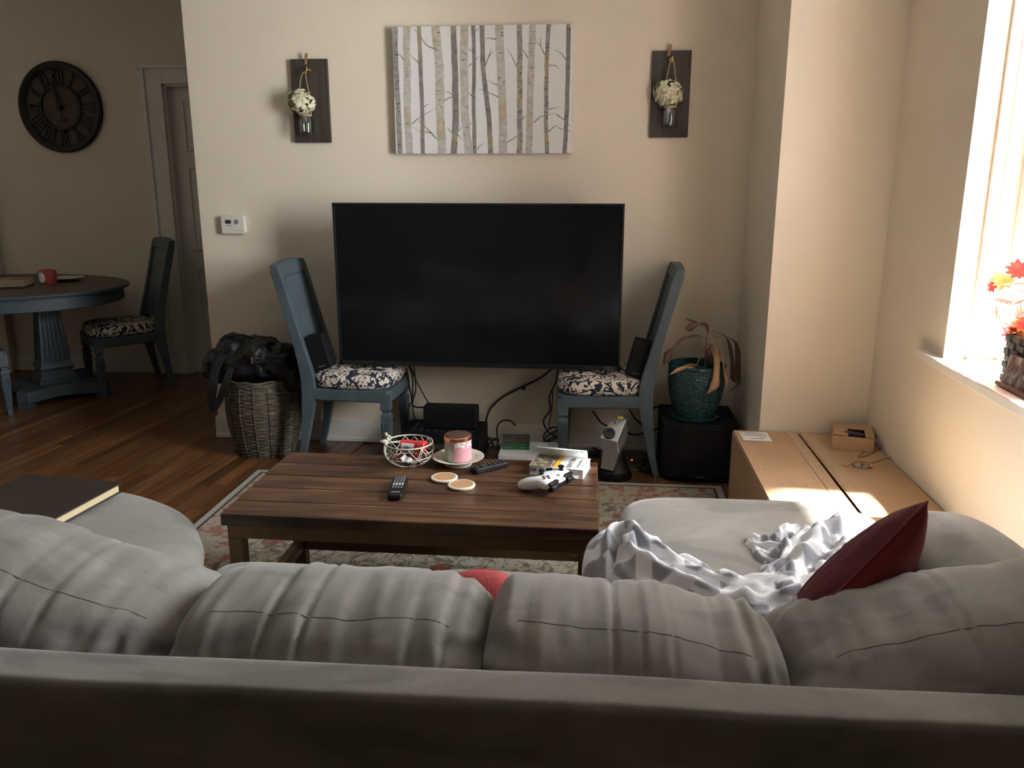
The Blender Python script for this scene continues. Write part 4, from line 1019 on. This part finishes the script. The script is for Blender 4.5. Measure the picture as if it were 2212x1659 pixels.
mb.build('buckle', 'chrome', bag); box('clasp', (.026, -.172, .122), (.014, .006, .034), 'chrome', bag, bevel=.003)
ribbon('buckle_strap', [(.005, -.150, .135), (.04, -.172, .127), (.075, -.170, .122), (.12, -.15, .115)], .009, .003, 'leather', bag, (0, 1, .2))

# ================================================================== BIG CARDBOARD BOX AND WHAT LIES ON IT
cb = thing('cardboard_box', 'large flat brown cardboard carton by the window wall', 'box', (.930, 3.235, 0))
bL, bW, bH = .585, .965, .350
me = MB().box((-bL/2+.003, 0, bH/2), (.006, bW, bH)).box((bL/2-.003, 0, bH/2), (.006, bW, bH)).box((0, -bW/2+.003, bH/2), (bL, .006, bH)).box((0, bW/2-.003, bH/2), (bL, .006, bH)).box((0, 0, .003), (bL, bW, .006)).build('carton_walls', 'card', cb, bevel=.001)
box('flap', (-bL/4-.001, 0, bH+.002), (bL/2-.008, bW, .005), 'card', cb, rot=(0, .012, -.004), bevel=.001)
box('flap', (bL/4+.003, 0, bH), (bL/2-.006, bW, .005), 'card', cb, rot=(0, -.004, .003), bevel=.001)
box('tape_strip', (-.035, 0, bH+.0052), (.04, bW, .0006), 'tape', cb, rot=(0, .012, 0), bevel=0)
box('tape_strip', (.04, 0, bH+.0030), (.05, bW, .0006), 'tape', cb, rot=(0, -.004, 0), bevel=0)
sl_ = box('shipping_label', (-.205, .395, bH+.0068), (.125, .135, .0006), 'paper', cb, rot=(0, .012, 0), bevel=0)
for k, (lx, ly, lw) in enumerate(((-.02, .055, .07), (.005, .035, .09), (.0, .012, .10), (.03, -.012, .03), (.0, -.035, .06))): box('printed_line', (lx, ly, .0005), (lw, .006, .0004), 'greyprint', sl_, bevel=0)
sbx = thing('small_cardboard_box', 'small torn cardboard box with a dark tool inside on the big carton', 'box', (1.125, 3.575, .3535), math.radians(-14))
mb = MB(); a_, b_, c_ = .165, .20, .060
for s in (-1, 1): mb.box((s*a_/2, 0, c_/2), (.004, b_, c_)); mb.box((0, s*b_/2, c_/2), (a_, .004, c_))
mb.box((0, 0, .002), (a_, b_, .004)).box((0, .06, c_), (a_, .08, .003)).box((-.05, -.03, c_), (.06, .12, .003), (0, .08, 0)).box((.065, -.03, c_), (.035, .12, .003)).build('open_box', 'card', sbx, bevel=.001)
tl = thing('hand_tool', 'dark blue handled tool lying in the small open box', 'tool', (1.125, 3.535, .3580+.045), math.radians(-25))
tube('handle', [(-.045, 0, 0), (-.02, 0, .004), (.015, 0, .004), (.035, 0, .002)], [.014, .010], 'bluetool', tl, 10, 3); tube('shaft', [(.03, 0, .002), (.085, 0, .010)], .004, 'dkgrey', tl, 8)
def bxp_(px, py): p = aZ(px, py, .3565); return (p.x, p.y, .3575)
def cb3(x, y): return bxp_(1560+x*.22604, 880+y*.22604)
st = tag(tube('loose_string', [cb3(1380, 360), cb3(1340, 440), cb3(1300, 480), cb3(1400, 455), cb3(1540, 380)], .0016, 'stem', None, 6, 5), 'loose brown string beside the small box on the carton', 'string')
st2 = tag(tube('loose_string', [cb3(1660, 480), cb3(1560, 490), cb3(1440, 530), cb3(1330, 520), cb3(1280, 520), cb3(1200, 560), cb3(1150, 555), cb3(1135, 535)], .0014, 'stem', None, 6, 5), 'long brown string trailing across the carton lid to the screws', 'string')
q0 = cb3(1340, 575); hb = thing('hardware_bag', 'small clear bag of screws on the carton lid', 'bag', (q0[0], q0[1], q0[2]+.001))
link('clear_bag', soft(.075, .05, .012, 3, (12, 10, 6), lambda p, e: p+Vector((0, 0, .003*nz(p.x*60, p.y*60, 1)))), 'bag', hb, (0, 0, .006))
for k, (sx_, sy_) in enumerate(((.0, .012), (.02, -.008), (.022, .010))): lathe('screw', [(0, 0), (.0035, 0), (.003, .010), (.007, .011), (.006, .015), (0, .016)], 'brass' if k else 'dkgrey', hb, 12, loc=(sx_, sy_, .004), rot=(.9, 0, k))

# ================================================================== ITEMS ON THE COFFEE TABLE
bp = onT(883, 1003)
bowl = thing('wire_bowl', 'cream wire bowl with two little birds on the rim', 'bowl', (bp[0], bp[1]+.01, bp[2]))
Rb, hb_ = .086, .078
def bsurf(a, t):  # t 0 bottom .. 1 rim
    r = Rb*(.56+.50*math.sin(t*1.95)) if t < .8 else Rb*(1.06-.06*(t-.8)/.2); return Vector((r*math.cos(a), r*math.sin(a), .003+hb_*t**1.5))
rr = random.Random(3)
tube('rim', [bsurf(2*PI*i/40, 1) for i in range(41)], .0026, 'cream', bowl, 8)
tube('base_ring', [bsurf(2*PI*i/32, 0) for i in range(33)], .0022, 'cream', bowl, 8)
for k in range(26):
    a0 = 2*PI*k/26+rr.uniform(-.1, .1); da = rr.choice((-1, 1))*rr.uniform(.5, 1.3)
    tube('wire', [bsurf(a0+da*t, t) for t in [i/9 for i in range(10)]], .0016, 'cream', bowl, 6)
for k in range(8):
    z0 = rr.uniform(.25, .8); a0 = rr.uniform(0, 2*PI); sp = rr.uniform(1.5, 2.6); dz = rr.uniform(-.25, .3)
    tube('wire', [bsurf(a0+sp*i/10, max(.03, min(1, z0+dz*i/10))) for i in range(11)], .0016, 'cream', bowl, 6)
for a, rz in ((2.85, 2.5), (3.5, .4)):
    p = bsurf(a, 1); bd_ = MB(); bd_.add(*blob((0, 0, .010), (.026, .014, .014))); bd_.add(*blob((.011, 0, .018), (.012, .011, .011))); bd_.add([(-.010, -.004, .011), (-.010, .004, .011), (-.026, 0, .016), (-.012, 0, .006)], [(0,1,2), (0,2,3), (1,3,2), (0,3,1)])
    o = bd_.build('bird', 'cream', bowl, smooth=True, loc=p, rot=(0, 0, rz))
rt = thing('red_tin', 'red round tin with a grey print lying in the wire bowl', 'tin', (bp[0]+.012, bp[1]+.02, bp[2]+.062), rot=(0, 0, -.2))
lathe('tin_body', [(0, -.042), (.022, -.042), (.0225, .030), (0, .030)], 'red', rt, 28, rot=(0, PI/2, 0)); lathe('lid', [(.0225, .028), (.025, .028), (.025, .050), (.023, .052), (0, .052)], 'red', rt, 28, rot=(0, PI/2, 0))
vv = []; ff = []
for i in range(9):
    for j in (0, 1): a = -PI/2-.55+1.3*i/8; vv.append((-.036+.050*j, .0229*math.cos(a), .0229*math.sin(a)*-1 if False else -.0229*math.sin(a)*.0+.0229*math.sin(a+PI/2)))
for i in range(8): ff.append((i*2, i*2+1, i*2+3, i*2+2))
mesh('paper_label', [(x, -.0229*math.cos((i//2)/8*1.5-.75), .0229*math.sin((i//2)/8*1.5-.75)) for i, (x, _, _) in enumerate(vv)], ff, 'paper', rt, smooth=True)
link('grey_print', soft(.026, .004, .022, 2.2, (10, 4, 10)), 'greyprint', rt, (-.012, -.0225, -.004))
wr_l = ['dark wrapper crumpled in the bottom of the wire bowl', 'silver wrapper lying across the wire bowl', 'pink wrapper tucked low in the wire bowl', 'red folded packet at the bottom of the wire bowl']
wm = ['wrapper', 'paper', 'redfab', 'red']
for k, (dx, dy, dz, sz, rz) in enumerate(((.022, -.020, .020, (.060, .030), .3), (-.004, -.030, .026, (.040, .026), -.5), (-.028, .004, .022, (.050, .030), .8), (.020, .022, .016, (.050, .03), -.2))):
    vv = []; 
    for i in range(8):
        for j in range(5): vv.append(((i/7-.5)*sz[0], (j/4-.5)*sz[1], .008*nz(i*.7, j*.9, k*5)+.006*math.sin(i*1.3+k)))
    o = mesh('candy_wrapper', vv, [(i*5+j, i*5+5+j, i*5+6+j, i*5+j+1) for i in range(7) for j in range(4)], wm[k], None, (bp[0]+dx, bp[1]+.01+dy, bp[2]+dz), (.25, .1*k, rz), smooth=True)
    sdm = o.modifiers.new('th', 'SOLIDIFY'); sdm.thickness = .002; tag(o, wr_l[k], 'wrapper', 'wrappers in the wire bowl')
pp_ = onT(990, 1002)
pls = thing('pedestal_plate', 'cream veined plate on a low foot under the candle', 'plate', pp_)
lathe('foot', [(0, 0), (.050, 0), (.050, .004), (.035, .010), (.034, .014), (0, .014)], 'marble', pls, 40)
lathe('dish', [(0, .013), (.045, .013), (.060, .016), (.092, .028), (.094, .030), (.092, .031), (.060, .021), (.054, .018), (0, .018)], 'marble', pls, 56)
cz = pp_[2]+.0185
cdl = thing('jar_candle', 'three wick jar candle with copper lid and pink label on a plate', 'candle', (pp_[0], pp_[1], cz))
lathe('glass', [(0, 0), (.046, 0), (.0485, .004), (.0485, .082), (0, .082)], 'frost', cdl, 44)
vv = []; 
for i in range(13):
    a = math.radians(-96)+i/12*1.75
    for z in (.003, .055, .055, .080): vv.append((.0490*math.cos(a), .0490*math.sin(a), z))
mesh('paper_label', vv, [(i*4+k, i*4+4+k, i*4+5+k, i*4+k+1) for i in range(12) for k in (0, 2)], 'candlelabel', cdl, smooth=True)
lathe('lid_band', [(.0475, .078), (.0505, .078), (.0505, .090), (.0485, .092)], 'copper', cdl, 44); lathe('lid_top', [(.0495, .0905), (.047, .094), (.03, .096), (0, .097)], 'lidtex', cdl, 40)
for k, (x, y) in enumerate(((960, 1035), (997, 1051))):
    q_ = onT(x, y); ct_ = thing('coaster', ['round cork coaster with pale rim nearer the plate', 'round cork coaster with pale rim nearer the controller'][k], 'coaster', (q_[0], q_[1], q_[2]-.0003), group='cork coasters')
    lathe('rim', [(0, 0), (.044, 0), (.0465, .004), (.0465, .008), (.044, .0095), (.0385, .0095), (.0385, .006), (0, .006)], 'corkrim', ct_, 44); lathe('cork_inlay', [(0, .0085), (.0385, .0085), (.0385, .006)], 'cork', ct_, 40)
def remote(px, py, ang, L, wd, label, full):
    q_ = onT(px, py); r = thing('remote_control', label, 'remote', q_, ang)
    link('body', soft(wd, L, .020, 9, (10, 26, 6)), 'black', r, (0, 0, .011))
    if full:
        for i in range(9):
            for j in range(4):
                if i in (0, 4) and False: continue
                mt = 'wplastic' if i == 4 else 'grey'
                if i in (7, 8) : continue
                box('button', ((j-1.5)*.0095, L*.40-i*.0155, .0222), (.0065, .0075 if i != 4 else .008, .003), mt, r, bevel=.001)
        text('brand_mark', 'YAMAHA', .007, 'wplastic', r, (0, -L*.36, .0222))
    else:
        for i in range(7):
            for j in range(3): box('button', ((j-1)*.009, L*.38-i*.018, .0222), (.006, .007, .002), 'dkgrey', r, bevel=.001)
        lathe('direction_pad', [(0, 0), (.010, 0), (.010, .003), (0, .003)], 'dkgrey', r, 20, loc=(0, -.03, .0212))
remote(860, 1061, math.radians(6), .175, .050, 'black remote control with rows of grey and white buttons', True)
remote(1058, 1015, math.radians(-49), .145, .038, 'slim plain black remote control near the candle plate', False)
# book
A = Vector(onT(1143, 1024)); B = Vector(onT(1260, 1036)); ang = math.atan2((B-A).y, (B-A).x); bl = (B-A).length; bw2 = .128
bkx = thing('guide_book', 'thick white travel guide book with photo cover and yellow band', 'book', A, ang)
box('page_block', (bl/2, bw2/2, .0165), (bl-.004, bw2-.004, .029), 'paper', bkx, bevel=.001)
box('back_cover', (bl/2, bw2/2, .001), (bl, bw2, .0016), 'paper', bkx, bevel=0)
fcv = box('front_cover', (bl/2, bw2/2, .0320), (bl, bw2, .0016), 'paper', bkx, bevel=0)
box('cover_photo', (-bl*.28, -.002, .0010), (bl*.42, bw2-.004, .0006), 'bookphoto', fcv, bevel=0); box('yellow_band', (-bl*.03, 0, .0010), (bl*.10, bw2-.001, .0006), 'yellow', fcv, bevel=0)
text('title', 'IRELAND', .026, 'print', fcv, (bl*.20, -.004, .0012), (0, 0, -PI/2)); tube('script_mark', [(bl*.36+.0035*math.sin(i*2.6), -.042+.0042*i, .0014) for i in range(21)], .0006, 'print', fcv, 5, 3)
vv = []; 
for i in range(13):
    t = i/12; ang_ = .25+t*1.15
    y = bw2*.98-.062*math.sin(t*1.5)*.9; z = .034+.042*t-.010*t*t
    for j in (0, 1): vv.append((.004+(bl*.93)*j, bw2*.95-t*.045+.012*math.sin(t*3), .034+.040*math.sin(t*1.7)))
cp_ = mesh('curled_page', vv, [(i*2, i*2+1, i*2+3, i*2+2) for i in range(12)], 'paper', bkx, smooth=True); s_ = cp_.modifiers.new('th', 'SOLIDIFY'); s_.thickness = .0012
for k in range(9): box('printed_line', (.03+k*.017, bw2*.95-.024, .0685), (.010, .0006, .012), 'greyprint', bkx, bevel=0, rot=(.55, 0, 0))
mesh('page_tab', [(bl*.78, -.001, .012), (bl*.93, -.001, .012), (bl*.90, -.012, .003), (bl*.84, -.008, .005)], [(0,1,2,3)], 'paper', bkx)
box('spine_mark', (bl*.08, .0012, .018), (.022, .002, .010), 'grey', bkx, bevel=0)
# game controller (local +x = shoulder side, +y = player's left)
q_ = onT(1190, 1049); gc = thing('game_controller', 'white game controller with coloured buttons on the coffee table', 'controller', (q_[0]-.010, q_[1]-.020, q_[2]), math.radians(-28)); gc.scale = (1.1, 1.1, 1.1)
mb = MB(); mb.add(*blob((.012, 0, .034), (.072, .125, .034)))
for s in (-1, 1): mb.add(*blob((-.022, s*.052, .026), (.098, .042, .038), (0, -.28, -s*.22))); mb.add(*blob((.020, s*.046, .033), (.058, .052, .034)))
gbod = mb.build('shell', 'wplastic', gc, smooth=True)
rm = gbod.modifiers.new('rm', 'REMESH'); rm.mode = 'VOXEL'; rm.voxel_size = .0032; rm.use_smooth_shade = True; sm_ = gbod.modifiers.new('sm', 'SMOOTH'); sm_.iterations = 8; sm_.factor = .6
for s in (-1, 1):
    link('trigger', soft(.020, .036, .026, 3, (8, 8, 8)), 'black', gc, (.046, s*.045, .023), (0, .5, 0)); link('bumper', soft(.014, .052, .012, 3, (8, 10, 6)), 'black', gc, (.046, s*.042, .038))
link('back_shell', soft(.040, .118, .030, 2.6, (10, 20, 8)), 'black', gc, (.030, 0, .024))
link('shoulder_bridge', soft(.012, .045, .010, 3, (6, 8, 6)), 'wplastic', gc, (.048, 0, .034))
for x, y in ((.022, .042), (-.008, -.022)):
    lathe('thumbstick', [(0, 0), (.011, 0), (.006, .004), (.006, .009), (.0095, .011), (.0095, .015), (.007, .0165), (0, .0145)], 'black', gc, 24, loc=(x, y, .047))
MB().lathe([(0, 0), (.011, 0), (.011, .002), (0, .002)], 20).box((0, 0, .004), (.020, .007, .005)).box((0, 0, .004), (.007, .020, .005)).build('direction_pad', 'black', gc, loc=(-.006, .020, .0475))
bc_ = {'green': (.03, .12, .03), 'red': (.25, .03, .03), 'blue': (.03, .06, .22), 'yellow': (.16, .15, .05)}
for nme, (dx, dy) in (('green', (-.010, 0)), ('red', (0, -.010)), ('blue', (0, .010)), ('yellow', (.010, 0))):
    mm = plain('button_'+nme, bc_[nme], .3, var=.1); lathe('face_button', [(0, .003), (.004, .0025), (.0046, 0), (.0046, -.004)], mm, gc, 16, loc=(.020+dx, -.042+dy, .0495))
for y in (-.010, .010): lathe('menu_button', [(0, .0015), (.0025, .001), (.003, -.003)], 'grey', gc, 12, loc=(.018, y, .050))
lathe('guide_button', [(0, .001), (.0055, .0005), (.006, -.004)], 'grey', gc, 18, loc=(.036, 0, .0485))

# ================================================================== THINGS ON THE SOFA
alb = thing('large_album', 'large dark brown hardcover album lying on the round sofa end', 'book', (0, 0, 0))
zc = .512
c1, c2_, c3_ = aZ(262, 1042, zc), aZ(105, 1126, zc), aZ(-60, 1030, zc)
ex = (c2_-c1); Ls = ex.length; ang = math.atan2(ex.y, ex.x)
alb.location = (c1.x, c1.y, .4785); alb.rotation_euler = (0, 0, ang)
Wd = .36
box('back_cover', (Ls/2, -Wd/2, .002), (Ls, Wd, .004), 'darkcover', alb, bevel=.001); box('page_block', (Ls/2, -Wd/2, .0165), (Ls-.016, Wd-.012, .025), 'pages', alb, bevel=.001)
box('front_cover', (Ls/2, -Wd/2, .0312), (Ls+.006, Wd+.004, .005), 'darkcover', alb, bevel=.0015)
def pillow(name, w_, h_, t_, mat_front, mat_back, label, loc, rot):
    vv = []; n = 44; ff = []
    for side in (1, -1):
        o = len(vv)
        for i in range(n+1):
            for j in range(n+1):
                u, v2 = -1+2*i/n, -1+2*j/n; k = max(0, (1-u*u)*(1-v2*v2))**.42
                pin = 1-.10*(abs(u)*(1-v2*v2)*.0+(1-abs(u)**2)*abs(v2)**8*.5+(1-abs(v2)**2)*abs(u)**8*.5)
                vv.append((u*w_/2*pin, side*(t_/2*k+.0015)+(.016*(.35-abs(nz(u*2.2+.8*v2, v2*6.5, 3))) if side > 0 else .003*nz(u*5, v2*5, 9))*k, v2*h_/2*pin))
        for i in range(n):
            for j in range(n): ff.append((o+i*(n+1)+j, o+(i+1)*(n+1)+j, o+(i+1)*(n+1)+j+1, o+i*(n+1)+j+1))
    N = (n+1)**2; hf = n*n
    root = thing(name, label, 'pillow', loc, rot=rot)
    mesh('front_panel', vv[:N], ff[:hf], mat_front, root, smooth=True); mesh('back_panel', vv[N:], [tuple(i-N for i in f_) for f_ in ff[hf:]], mat_back, root, smooth=True)
    ed = [(-1+2*i/n, -1) for i in range(n)]+[(1, -1+2*i/n) for i in range(n)]+[(1-2*i/n, 1) for i in range(n)]+[(-1, 1-2*i/n) for i in range(n+1)]
    P = []
    for u, v2 in ed:
        pin = 1-.10*((1-abs(u)**2)*abs(v2)**8*.5+(1-abs(v2)**2)*abs(u)**8*.5); P.append((u*w_/2*pin, 0, v2*h_/2*pin))
    tube('piping', P, .0030, mat_back, root, 6); return root
yv = Vector((-.68, .57, .46)).normalized(); dg1 = (Vector((0, 0, 1))-yv*yv.z).normalized(); dg2 = yv.cross(dg1).normalized()
xl_ = (dg1+dg2).normalized(); zl_ = (dg1-dg2).normalized()
if xl_.cross(yv).dot(zl_) < 0: xl_, zl_ = zl_, xl_
prot = Matrix((xl_, yv, zl_)).transposed().to_euler()
pillow('throw_pillow', .43, .43, .15, 'ruched', 'redfab', 'dark red ruched velvet pillow standing in the sofa corner', Vector((.695, 1.71, .803))-dg1*.285, prot)
rp = thing('throw_pillow', 'coral red round pillow peeking over the sofa back between two cushions', 'pillow', (-.245, 1.70, .458), rot=(math.radians(-25), 0, 0))
link('pillow_cover', soft(.27, .12, .29, 2.3, (26, 14, 26)), 'coral', rp, (0, 0, 0))
tube('piping', [(.135*math.cos(a), 0, .145*math.sin(a)) for a in [2*PI*i/48 for i in range(49)]], .003, 'coral', rp, 6)
# blanket: crumpled fleece built as overlapping folded swaths, one continuous mesh object
bm_ = MB()
def swath(spine, widths, heights, seed, folds=5, n=90, m=30):
    P = catmull(spine, max(4, n//(len(spine)-1))); n = len(P)-1; vv = []
    for i, p in enumerate(P):
        s = i/n*(len(widths)-1); k = min(len(widths)-2, int(s)); f = s-k; f = f*f*(3-2*f)
        wd = widths[k]*(1-f)+widths[k+1]*f; ht = heights[k]*(1-f)+heights[k+1]*f
        t = (P[min(i+1, n)]-P[max(i-1, 0)]); t.z = 0; t.normalize(); sd_ = Vector((-t.y, t.x, 0))
        ends = min(1, i/5, (n-i)/5)
        for j in range(m+1):
            v_ = -1+2*j/m
            prof = max(0, 1-abs(v_)**2.4)**.55
            fo = math.sin(v_*folds*1.6+2.6*nz(i*.07, seed, 0)+1.4*nz(i*.16, v_*2, seed))
            rid = 1-abs(nz(i*.10+seed*3, v_*2.2, seed*7))*2.0
            h = ht*prof*(.66+.22*fo+.26*rid)*(.15+.85*ends)
            lat = v_*wd*(1+.16*nz(i*.12, v_*1.5, seed+9))*(.5+.5*ends)
            q = p+sd_*lat+Vector((0, 0, max(.002, h)))+t*(.03*nz(i*.05, v_*3, seed+3))
            if j in (0, m): q.z = p.z-.006
            vv.append(q)
    ff = [(i*(m+1)+j, (i+1)*(m+1)+j, (i+1)*(m+1)+j+1, i*(m+1)+j+1) for i in range(n) for j in range(m)]
    bm_.add(vv, ff)
zb = .466
def bz(px, py, z=zb): p = aZ(px, py, .50); return Vector((p.x, p.y, z))
swath([bz(1300, 1235, .43), bz(1345, 1190), bz(1420, 1222), bz(1520, 1262), bz(1640, 1285), bz(1745, 1270)], [.075, .105, .10, .095, .10, .08], [.07, .115, .085, .07, .075, .07], 1.7, 6)
swath([bz(1612, 1150), bz(1660, 1172), bz(1700, 1160), bz(1735, 1145)], [.03, .045, .055, .04], [.035, .05, .065, .05], 4.1, 4, 60)
swath([bz(1630, 1155), bz(1665, 1195), bz(1720, 1205)], [.025, .04, .04], [.035, .045, .04], 6.3, 3, 50)
swath([bz(1700, 1300), bz(1735, 1235), bz(1775, 1190), bz(1830, 1160), bz(1875, 1150)], [.06, .085, .11, .11, .09], [.07, .085, .10, .095, .07], 8.8, 5)
swath([bz(1640, 1260), bz(1700, 1225), bz(1760, 1170), bz(1790, 1140)], [.06, .07, .08, .06], [.035, .045, .08, .06], 12.2, 4, 70)
bl_ = bm_.build('fleece_blanket', 'blanket', None, smooth=True)
sm_ = bl_.modifiers.new('sm', 'SMOOTH'); sm_.iterations = 5; sm_.factor = .5
tag(bl_, 'crumpled grey and white patterned fleece blanket on the sofa chaise', 'blanket')

# ================================================================== WINDOW SILL ARRANGEMENT
bkY, bkX = 2.545, XR+.105; zsl = WZ0+.0135
wb = thing('woven_planter', 'dark woven rectangular basket on the window sill', 'basket', (bkX, bkY, zsl))
ph, pyw, pxw = .150, .30, .105
mb = MB()
for s in (-1, 1): mb.box((s*(pxw/2-.005), 0, ph/2), (.006, pyw-.012, ph)); mb.box((0, s*(pyw/2-.005), ph/2), (pxw-.012, .006, ph))
mb.box((0, 0, .004), (pxw-.01, pyw-.01, .008)).build('liner', 'darkwicker', wb, bevel=.001)
cm = bpy.data.meshes.new('weave_strip'); cm.from_pydata(boxv((0,0,0), (.006, .0285, .0205)), [], BF); cm.materials.append(M['darkwicker'])
for i in range(7):
    for j in range(10):
        o_ = .0022*(1 if (i+j) % 2 else -1)
        link('weave_strip', cm, None, wb, (-pxw/2+.001-o_, -pyw/2+.015+j*.030, .011+i*.0213), bevel=.002)
    for j in range(3):
        o_ = .0022*(1 if (i+j) % 2 else -1)
        for s in (-1, 1): link('weave_strip', cm, None, wb, (-pxw/2+.02+j*.0325, s*(pyw/2-.001+o_), .011+i*.0213), (0, 0, PI/2), bevel=.002)
lo = [(0, 0), (.20, .04), (.42, .30), (.34, .02+.10), (.60, .34), (.62, .18), (.78, .22), (1, 0)]
outl = [(0, -.02), (.10, -.10), (.02, -.34), (.22, -.26), (.30, -.52), (.44, -.34), (.62, -.50), (.62, -.26), (.80, -.26), (.76, -.12), (1.0, 0)]
outl = outl+[(x, -y) for x, y in reversed(outl[:-1])]
lm = bpy.data.meshes.new('maple_leaf'); n = len(outl)
vv = [(x*.085, y*.085, -.010*(x-.5)**2-.006*abs(y)) for x, y in outl]+[(.042, 0, .003)]
lm.from_pydata(vv, [], [(n, i, (i+1) % n) for i in range(n)]); lm.materials.append(M['maple'])
lv_ = thing('autumn_leaves', 'red and orange artificial maple leaves in the woven sill basket', 'leaves', (bkX, bkY, zsl+.13))
rr = random.Random(11)
for k in range(38):
    y = rr.uniform(-.15, .17); x = rr.uniform(-.055, .05); z = rr.uniform(.02, .17)*(1-.5*abs(y)/.17)+.015
    if k < 6: y = .10+.03*k; z = (.155, .10, .125, .05, .165, .11)[k]; x = -.03+.01*(k % 3)
    o = link('maple_leaf', lm, None, lv_, (x, y*.95, z), (rr.uniform(-.6, .6), rr.uniform(-.9, .5), rr.uniform(0, 2*PI))); o.scale = (rr.uniform(.75, 1.25),)*3
    if k % 3 == 0: tube('leaf_stem', [(x*.4, y*.7, -.10), (x*.7, y*.85, z*.5), (x, y*.95, z)], .0016, 'stem', lv_, 5, 4)
pu_ = thing('pumpkin_ornament', 'small orange pumpkin ornament tucked at the basket edge', 'ornament', (bkX-.005, bkY+.125, zsl+.118))
m_ = MB()
for k in range(7): a = 2*PI*k/7; m_.add(*blob((.014*math.cos(a), .014*math.sin(a), .025), (.030, .030, .048), (0, 0, a)))
m_.build('pumpkin_body', 'tanleaf', pu_, smooth=True); tube('stalk', [(0, 0, .045), (.003, 0, .06)], .004, 'stem', pu_, 6)
for k, (px, py) in enumerate(((2137, 632), (2170, 662), (2203, 602), (2200, 642), (2163, 692), (2192, 705), (2152, 628), (2186, 738), (2210, 690), (2180, 620))):
    q3 = aX(px, py, bkX-.015+.012*(k % 3))-Vector((bkX, bkY, zsl+.13))
    o = link('maple_leaf', lm, None, lv_, q3, (rr.uniform(-.5, .5), -1.1+rr.uniform(-.4, .4), rr.uniform(0, 2*PI))); o.scale = (rr.uniform(.7, 1.0),)*3
    tube('leaf_stem', [(0, q3.y*.45, -.10), (q3.x*.6, q3.y*.8, q3.z*.45), q3], .0014, 'stem', lv_, 5, 4)
phb = thing('photo_plaque', 'small printed photo plaque leaning against the sill basket', 'photo', (bkX-pxw/2-.030, bkY-.02, zsl), rot=(0, math.radians(12), 0))
box('plaque', (0, 0, .052), (.010, .20, .100), 'dkgrey', phb, bevel=.002); box('photo_print', (-.0056, 0, .054), (.001, .19, .092), 'photo', phb, bevel=0); box('plaque_foot', (-.006, 0, .005), (.026, .20, .010), 'wallnut', phb, bevel=.001)
